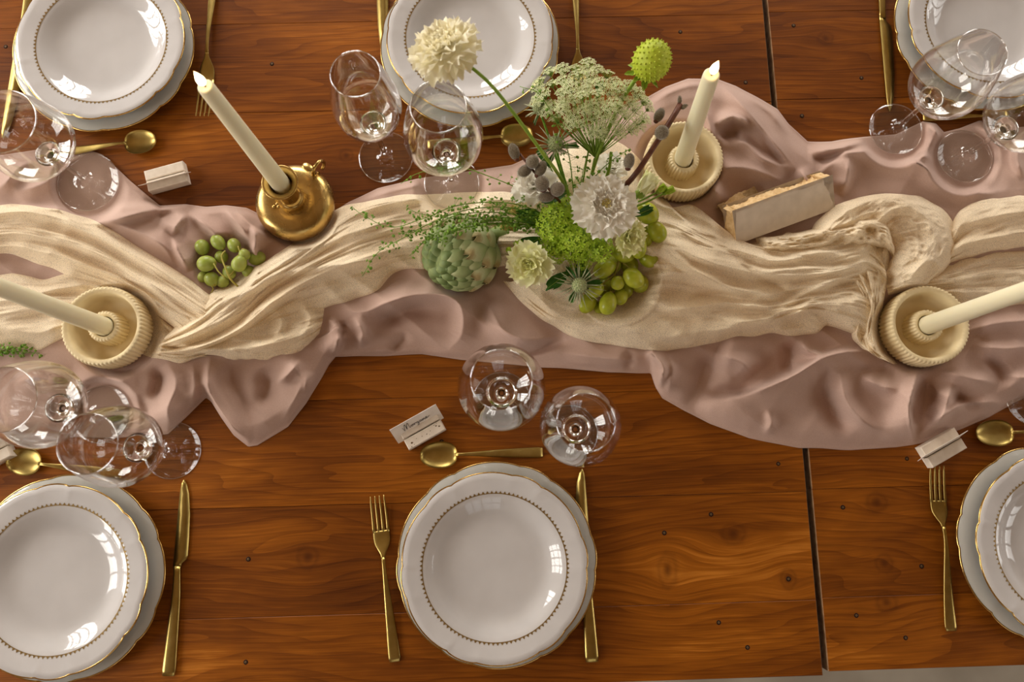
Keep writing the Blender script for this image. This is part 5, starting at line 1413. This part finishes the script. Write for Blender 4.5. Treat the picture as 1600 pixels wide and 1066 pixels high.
bud_spray([(806, 356, 0.060, 0.020, 0.014, 170, M_POLLEN), (815, 336, 0.062, 0.018, 0.013, 150, M_POLLEN)], 'two yellow buds above the artichoke under the pepperweed sprays', [[(806, 356, 0.058), (850, 350, 0.04), (896, 345, 0.013)], [(815, 336, 0.060), (850, 340, 0.04), (896, 344, 0.013)]])

def viburnum():
    root = flower_root('viburnum_snowball')
    lobes = [((868, 352, 0.088), 0.026), ((898, 374, 0.086), 0.025), ((872, 386, 0.074), 0.021), ((935, 386, 0.078), 0.018), ((908, 402, 0.066), 0.016), ((884, 330, 0.080), 0.018)]
    V5 = [(0, 0, 0)]; F5 = []
    for q in range(5):
        t = 2 * math.pi * q / 5
        V5 += [(0.0022 * math.cos(t - 0.5), 0.0022 * math.sin(t - 0.5), 0.0004), (0.0044 * math.cos(t - 0.32), 0.0044 * math.sin(t - 0.32), 0.0009), (0.0048 * math.cos(t + 0.1), 0.0048 * math.sin(t + 0.1), 0.0004), (0.0040 * math.cos(t + 0.42), 0.0040 * math.sin(t + 0.42), 0.0012), (0.0020 * math.cos(t + 0.55), 0.0020 * math.sin(t + 0.55), 0.0004)]
        b = 1 + 5 * q
        F5.append((0, b, b + 1, b + 2, b + 3, b + 4))
    flo = (np.array(V5), F5)
    for (pos, r) in lobes:
        c = PV(*pos); mbs = []
        n = int(95 * (r / 0.026) ** 2)
        for k in range(n):
            z = 1 - 1.35 * (k + 0.5) / n; a = 2.39996 * k; q = math.sqrt(max(0, 1 - z * z)); d = Vector((q * math.cos(a), q * math.sin(a), z))
            rr2 = r * fr_.uniform(0.88, 1.08)
            d2 = (d + Vector((fr_.uniform(-.5, .5), fr_.uniform(-.5, .5), fr_.uniform(-.2, .5)))).normalized()
            mbs.append(xform(flo, frame(c - HB + d * rr2, d2, (math.cos(k), math.sin(k), 0)) @ Matrix.Scale(fr_.uniform(0.85, 1.2), 4)))
        build('floret_cluster', merge(*mbs), M_VIB, root, smooth=False)['kind'] = 'stuff'
        build('cluster_core', xform(ellipsoid(r * 0.72, r * 0.72, r * 0.6, 14, 8), Matrix.Translation(c - HB)), M_STEM, root)
    add_stem(root, [(878, 362, 0.075), (890, 350, 0.04), (900, 346, 0.013)], [0.0022, 0.0026])
    tag(root, 'bright lime green viburnum clusters at the heart of the bouquet', 'flower', 'flowers of the table bouquet')
viburnum()

def willow(stems, buds, label, extra=None):
    root = flower_root('pussy_willow')
    for pts, rad in stems: add_stem(root, pts, rad, M_BARK, 16, 'branch')
    for (px, py, h, r, l, ang, tilt) in buds:
        p = PV(px, py, h); a = R_(ang)
        d = Vector((math.cos(a) * math.cos(R_(tilt)), math.sin(a) * math.cos(R_(tilt)), math.sin(R_(tilt))))
        M = frame(p - HB, d)
        b = build('catkin', xform(ellipsoid(r, r, l, 18, 12), M), M_CATKIN, root)
        hairs = []
        for k in range(150):
            z = 1 - 1.8 * (k + 0.5) / 150; t = 2.39996 * k; q = math.sqrt(max(0, 1 - z * z))
            nrm = Vector((q * math.cos(t) / r, q * math.sin(t) / r, z / l)).normalized(); pp = Vector((q * math.cos(t) * r, q * math.sin(t) * r, z * l))
            dd = (nrm + Vector((0, 0, 0.8))).normalized()
            s = Vector((-math.sin(t), math.cos(t), 0)) * 0.00022
            hairs.append((np.array([pp - s, pp + s, pp + dd * 0.0024]), [(0, 1, 2)]))
        hb = build('fuzz', xform(merge(*hairs), M), M_CATKIN, b, smooth=False); hb['kind'] = 'stuff'
        build('bud_scale', xform(ellipsoid(r * 0.55, r * 0.55, l * 0.3, 10, 6), M @ Matrix.Translation((0, 0, -l * 0.92))), M_BARK, root)
    return tag(root, label, 'branch', 'flowers of the table bouquet')
willow([([(812, 240, 0.150), (826, 258, 0.146), (846, 282, 0.138), (872, 312, 0.10), (898, 342, 0.013)], [0.0016, 0.0018, 0.0024])],
       [(803, 237, 0.152, 0.0068, 0.0105, 110, 20), (832, 253, 0.156, 0.0082, 0.0095, 60, 70), (820, 267, 0.146, 0.0072, 0.0095, 215, 15), (845, 264, 0.146, 0.0068, 0.0105, 60, 15), (847, 287, 0.150, 0.0090, 0.0100, 110, 55), (871, 296, 0.146, 0.0088, 0.0095, 30, 45), (854, 308, 0.138, 0.0066, 0.0105, 190, 10)],
       'brown branch with seven grey pussy willow buds at the left of the bouquet')
willow([([(1063, 163, 0.150), (1046, 192, 0.148), (1020, 232, 0.142), (990, 276, 0.128), (950, 315, 0.08), (906, 344, 0.013)], [0.0038, 0.0034, 0.0038, 0.0034])],
       [(1034, 207, 0.156, 0.0088, 0.0092, 70, 70), (983, 252, 0.142, 0.0070, 0.0100, 80, 20), (1030, 180, 0.145, 0.0062, 0.0095, 60, 10), (1068, 167, 0.150, 0.0028, 0.0045, 20, 20), (1062, 157, 0.152, 0.0026, 0.0050, 90, 20)],
       'thick brown pussy willow twig crossing in front of the middle candle bowl')

def pepperweed(stems, label, density=1.0, group='flowers of the table bouquet', base=None):
    root = empty('pepperweed_spray', base if base is not None else HB)
    o = np.array(root.location)
    tubes = []; pods = []
    rr = random.Random(len(stems) * 7 + int(stems[0][0][0]))
    for pts in stems:
        p = catmull(np.array([P(*q) for q in pts]), 50)
        tubes.append(tube(p, [0.0010, 0.0007, 0.0004], 5))
        n = int(46 * density)
        for k in range(n):
            t = (k / n) ** 0.9; i = min(48, int(t * 0.80 * 49)); i = 49 - i
            q = p[i - 1]
            a = rr.uniform(0, 6.28); el = rr.uniform(-0.5, 0.8); L = rr.uniform(0.006, 0.013) * (0.55 + 0.6 * t)
            d = np.array([math.cos(a) * math.cos(el), math.sin(a) * math.cos(el), math.sin(el)])
            e = q + d * L
            tubes.append(tube([q, e], 0.00022, 3, cap=False))
            r = rr.uniform(0.0016, 0.0027)
            nd = (d + np.array([rr.uniform(-.8, .8), rr.uniform(-.8, .8), 0.7]))
            pods.append(xform(ellipsoid(r, r * 0.9, r * 0.35, 7, 4), frame(Vector(e), Vector(nd), (math.cos(a), math.sin(a), 0))))
    build('stems', merge(*tubes), M_PEPPER, root, origin=o)
    pd = build('seed_pods', merge(*pods), M_PEPPER, root, origin=o); pd['kind'] = 'stuff'
    return tag(root, label, 'greenery', group)
pepperweed([[(896, 344, 0.013), (860, 338, 0.07), (800, 318, 0.115), (720, 320, 0.125), (660, 342, 0.120), (610, 355, 0.100), (565, 335, 0.085), (550, 323, 0.08)],
            [(896, 346, 0.013), (860, 345, 0.07), (800, 325, 0.11), (730, 328, 0.12), (670, 350, 0.115), (630, 372, 0.105), (590, 395, 0.08), (566, 432, 0.06)],
            [(896, 346, 0.013), (850, 350, 0.06), (790, 340, 0.105), (720, 342, 0.118), (660, 335, 0.118), (635, 325, 0.11)],
            [(896, 347, 0.013), (850, 355, 0.06), (790, 348, 0.10), (730, 355, 0.118), (680, 365, 0.115), (640, 400, 0.085)],
            [(896, 346, 0.013), (850, 348, 0.065), (790, 333, 0.11), (715, 336, 0.122), (670, 358, 0.115), (622, 365, 0.1)],
            [(896, 347, 0.013), (850, 352, 0.06), (790, 345, 0.10), (740, 350, 0.122), (700, 360, 0.122), (690, 385, 0.115)],
            [(896, 347, 0.013), (850, 352, 0.06), (780, 350, 0.10), (730, 356, 0.124), (680, 372, 0.112), (655, 366, 0.105)]],
           'fine green pepperweed stems arching left over the artichoke', 2.1)
pepperweed([[(896, 342, 0.013), (860, 318, 0.06), (805, 292, 0.085), (760, 274, 0.09), (730, 264, 0.09), (690, 262, 0.085), (650, 272, 0.075), (626, 287, 0.07)]], 'single thin pepperweed stem reaching past the round wine glass stem', 0.8)
pepperweed([[(903, 340, 0.013), (915, 300, 0.08), (935, 270, 0.11), (960, 248, 0.12), (985, 232, 0.12)], [(902, 340, 0.013), (905, 300, 0.08), (912, 265, 0.11), (918, 240, 0.12)], [(902, 340, 0.013), (895, 290, 0.08), (885, 230, 0.14), (845, 150, 0.17), (812, 135, 0.17)]],
           'short pepperweed sprigs rising behind the open white scabiosa', 0.9)
def leaf_thing(px, py, h, ang, L, W, label, tilt=0.1):
    root = flower_root('leaf_stem')
    a = R_(ang)
    c = PV(px, py, h)
    x = Vector((math.cos(a), math.sin(a), -tilt)).normalized()
    M = frame(c - HB, Vector((0, 0, 1)) - x * x.z, x)
    lf = build('leaf', xform(petal(L, W, 0.35, 0.06, 2, int(px), 12, 9, 0.2), M), M_DARKLEAF, root)
    mid_ = tube([tuple(M @ Vector((0, 0, 0.0004))), tuple(M @ Vector((L * 0.5, 0, 0.0006))), tuple(M @ Vector((L * 0.95, 0, 0.0004)))], [0.0007, 0.0002], 5)
    build('midrib', mid_, M_STEM, lf)
    add_stem(root, [(px, py, h), ((px + HEART[0]) / 2, (py + HEART[1]) / 2, h * 0.6), (HEART[0], HEART[1], 0.013)], [0.0010, 0.0013])
    return tag(root, label, 'leaf', 'flowers of the table bouquet')
leaf_thing(905, 408, 0.064, -80, 0.040, 0.011, 'dark green leaf above the front thistle')
leaf_thing(890, 425, 0.060, 215, 0.038, 0.009, 'dark green leaf pointing left below the viburnum')
leaf_thing(885, 300, 0.100, 200, 0.034, 0.009, 'dark green leaf beneath the pussy willow buds')
leaf_thing(850, 340, 0.070, 175, 0.040, 0.010, 'dark green leaf at the left root of the pepperweed stems')
leaf_thing(860, 262, 0.120, 120, 0.030, 0.006, 'narrow dark leaf beside the upper thistle')
leaf_thing(845, 372, 0.062, 205, 0.036, 0.010, 'dark green leaf behind the cream-green lisianthus bloom')
leaf_thing(992, 338, 0.085, 25, 0.028, 0.006, 'narrow dark leaf touching the topmost grape of the bouquet')
leaf_thing(935, 148, 0.172, 80, 0.020, 0.006, 'dark green leaf inside the lacy umbel')
# a sprig by the glass at the left edge
sp = PV(-40, 560, 0.012)
pepperweed([[(-60, 560, 0.010), (-20, 552, 0.018), (20, 550, 0.020), (62, 552, 0.018)], [(-60, 562, 0.010), (-20, 556, 0.018), (15, 545, 0.022), (45, 543, 0.022)]], 'green pepperweed sprig lying on the gauze at the left edge', 1.2, 'greenery', sp)
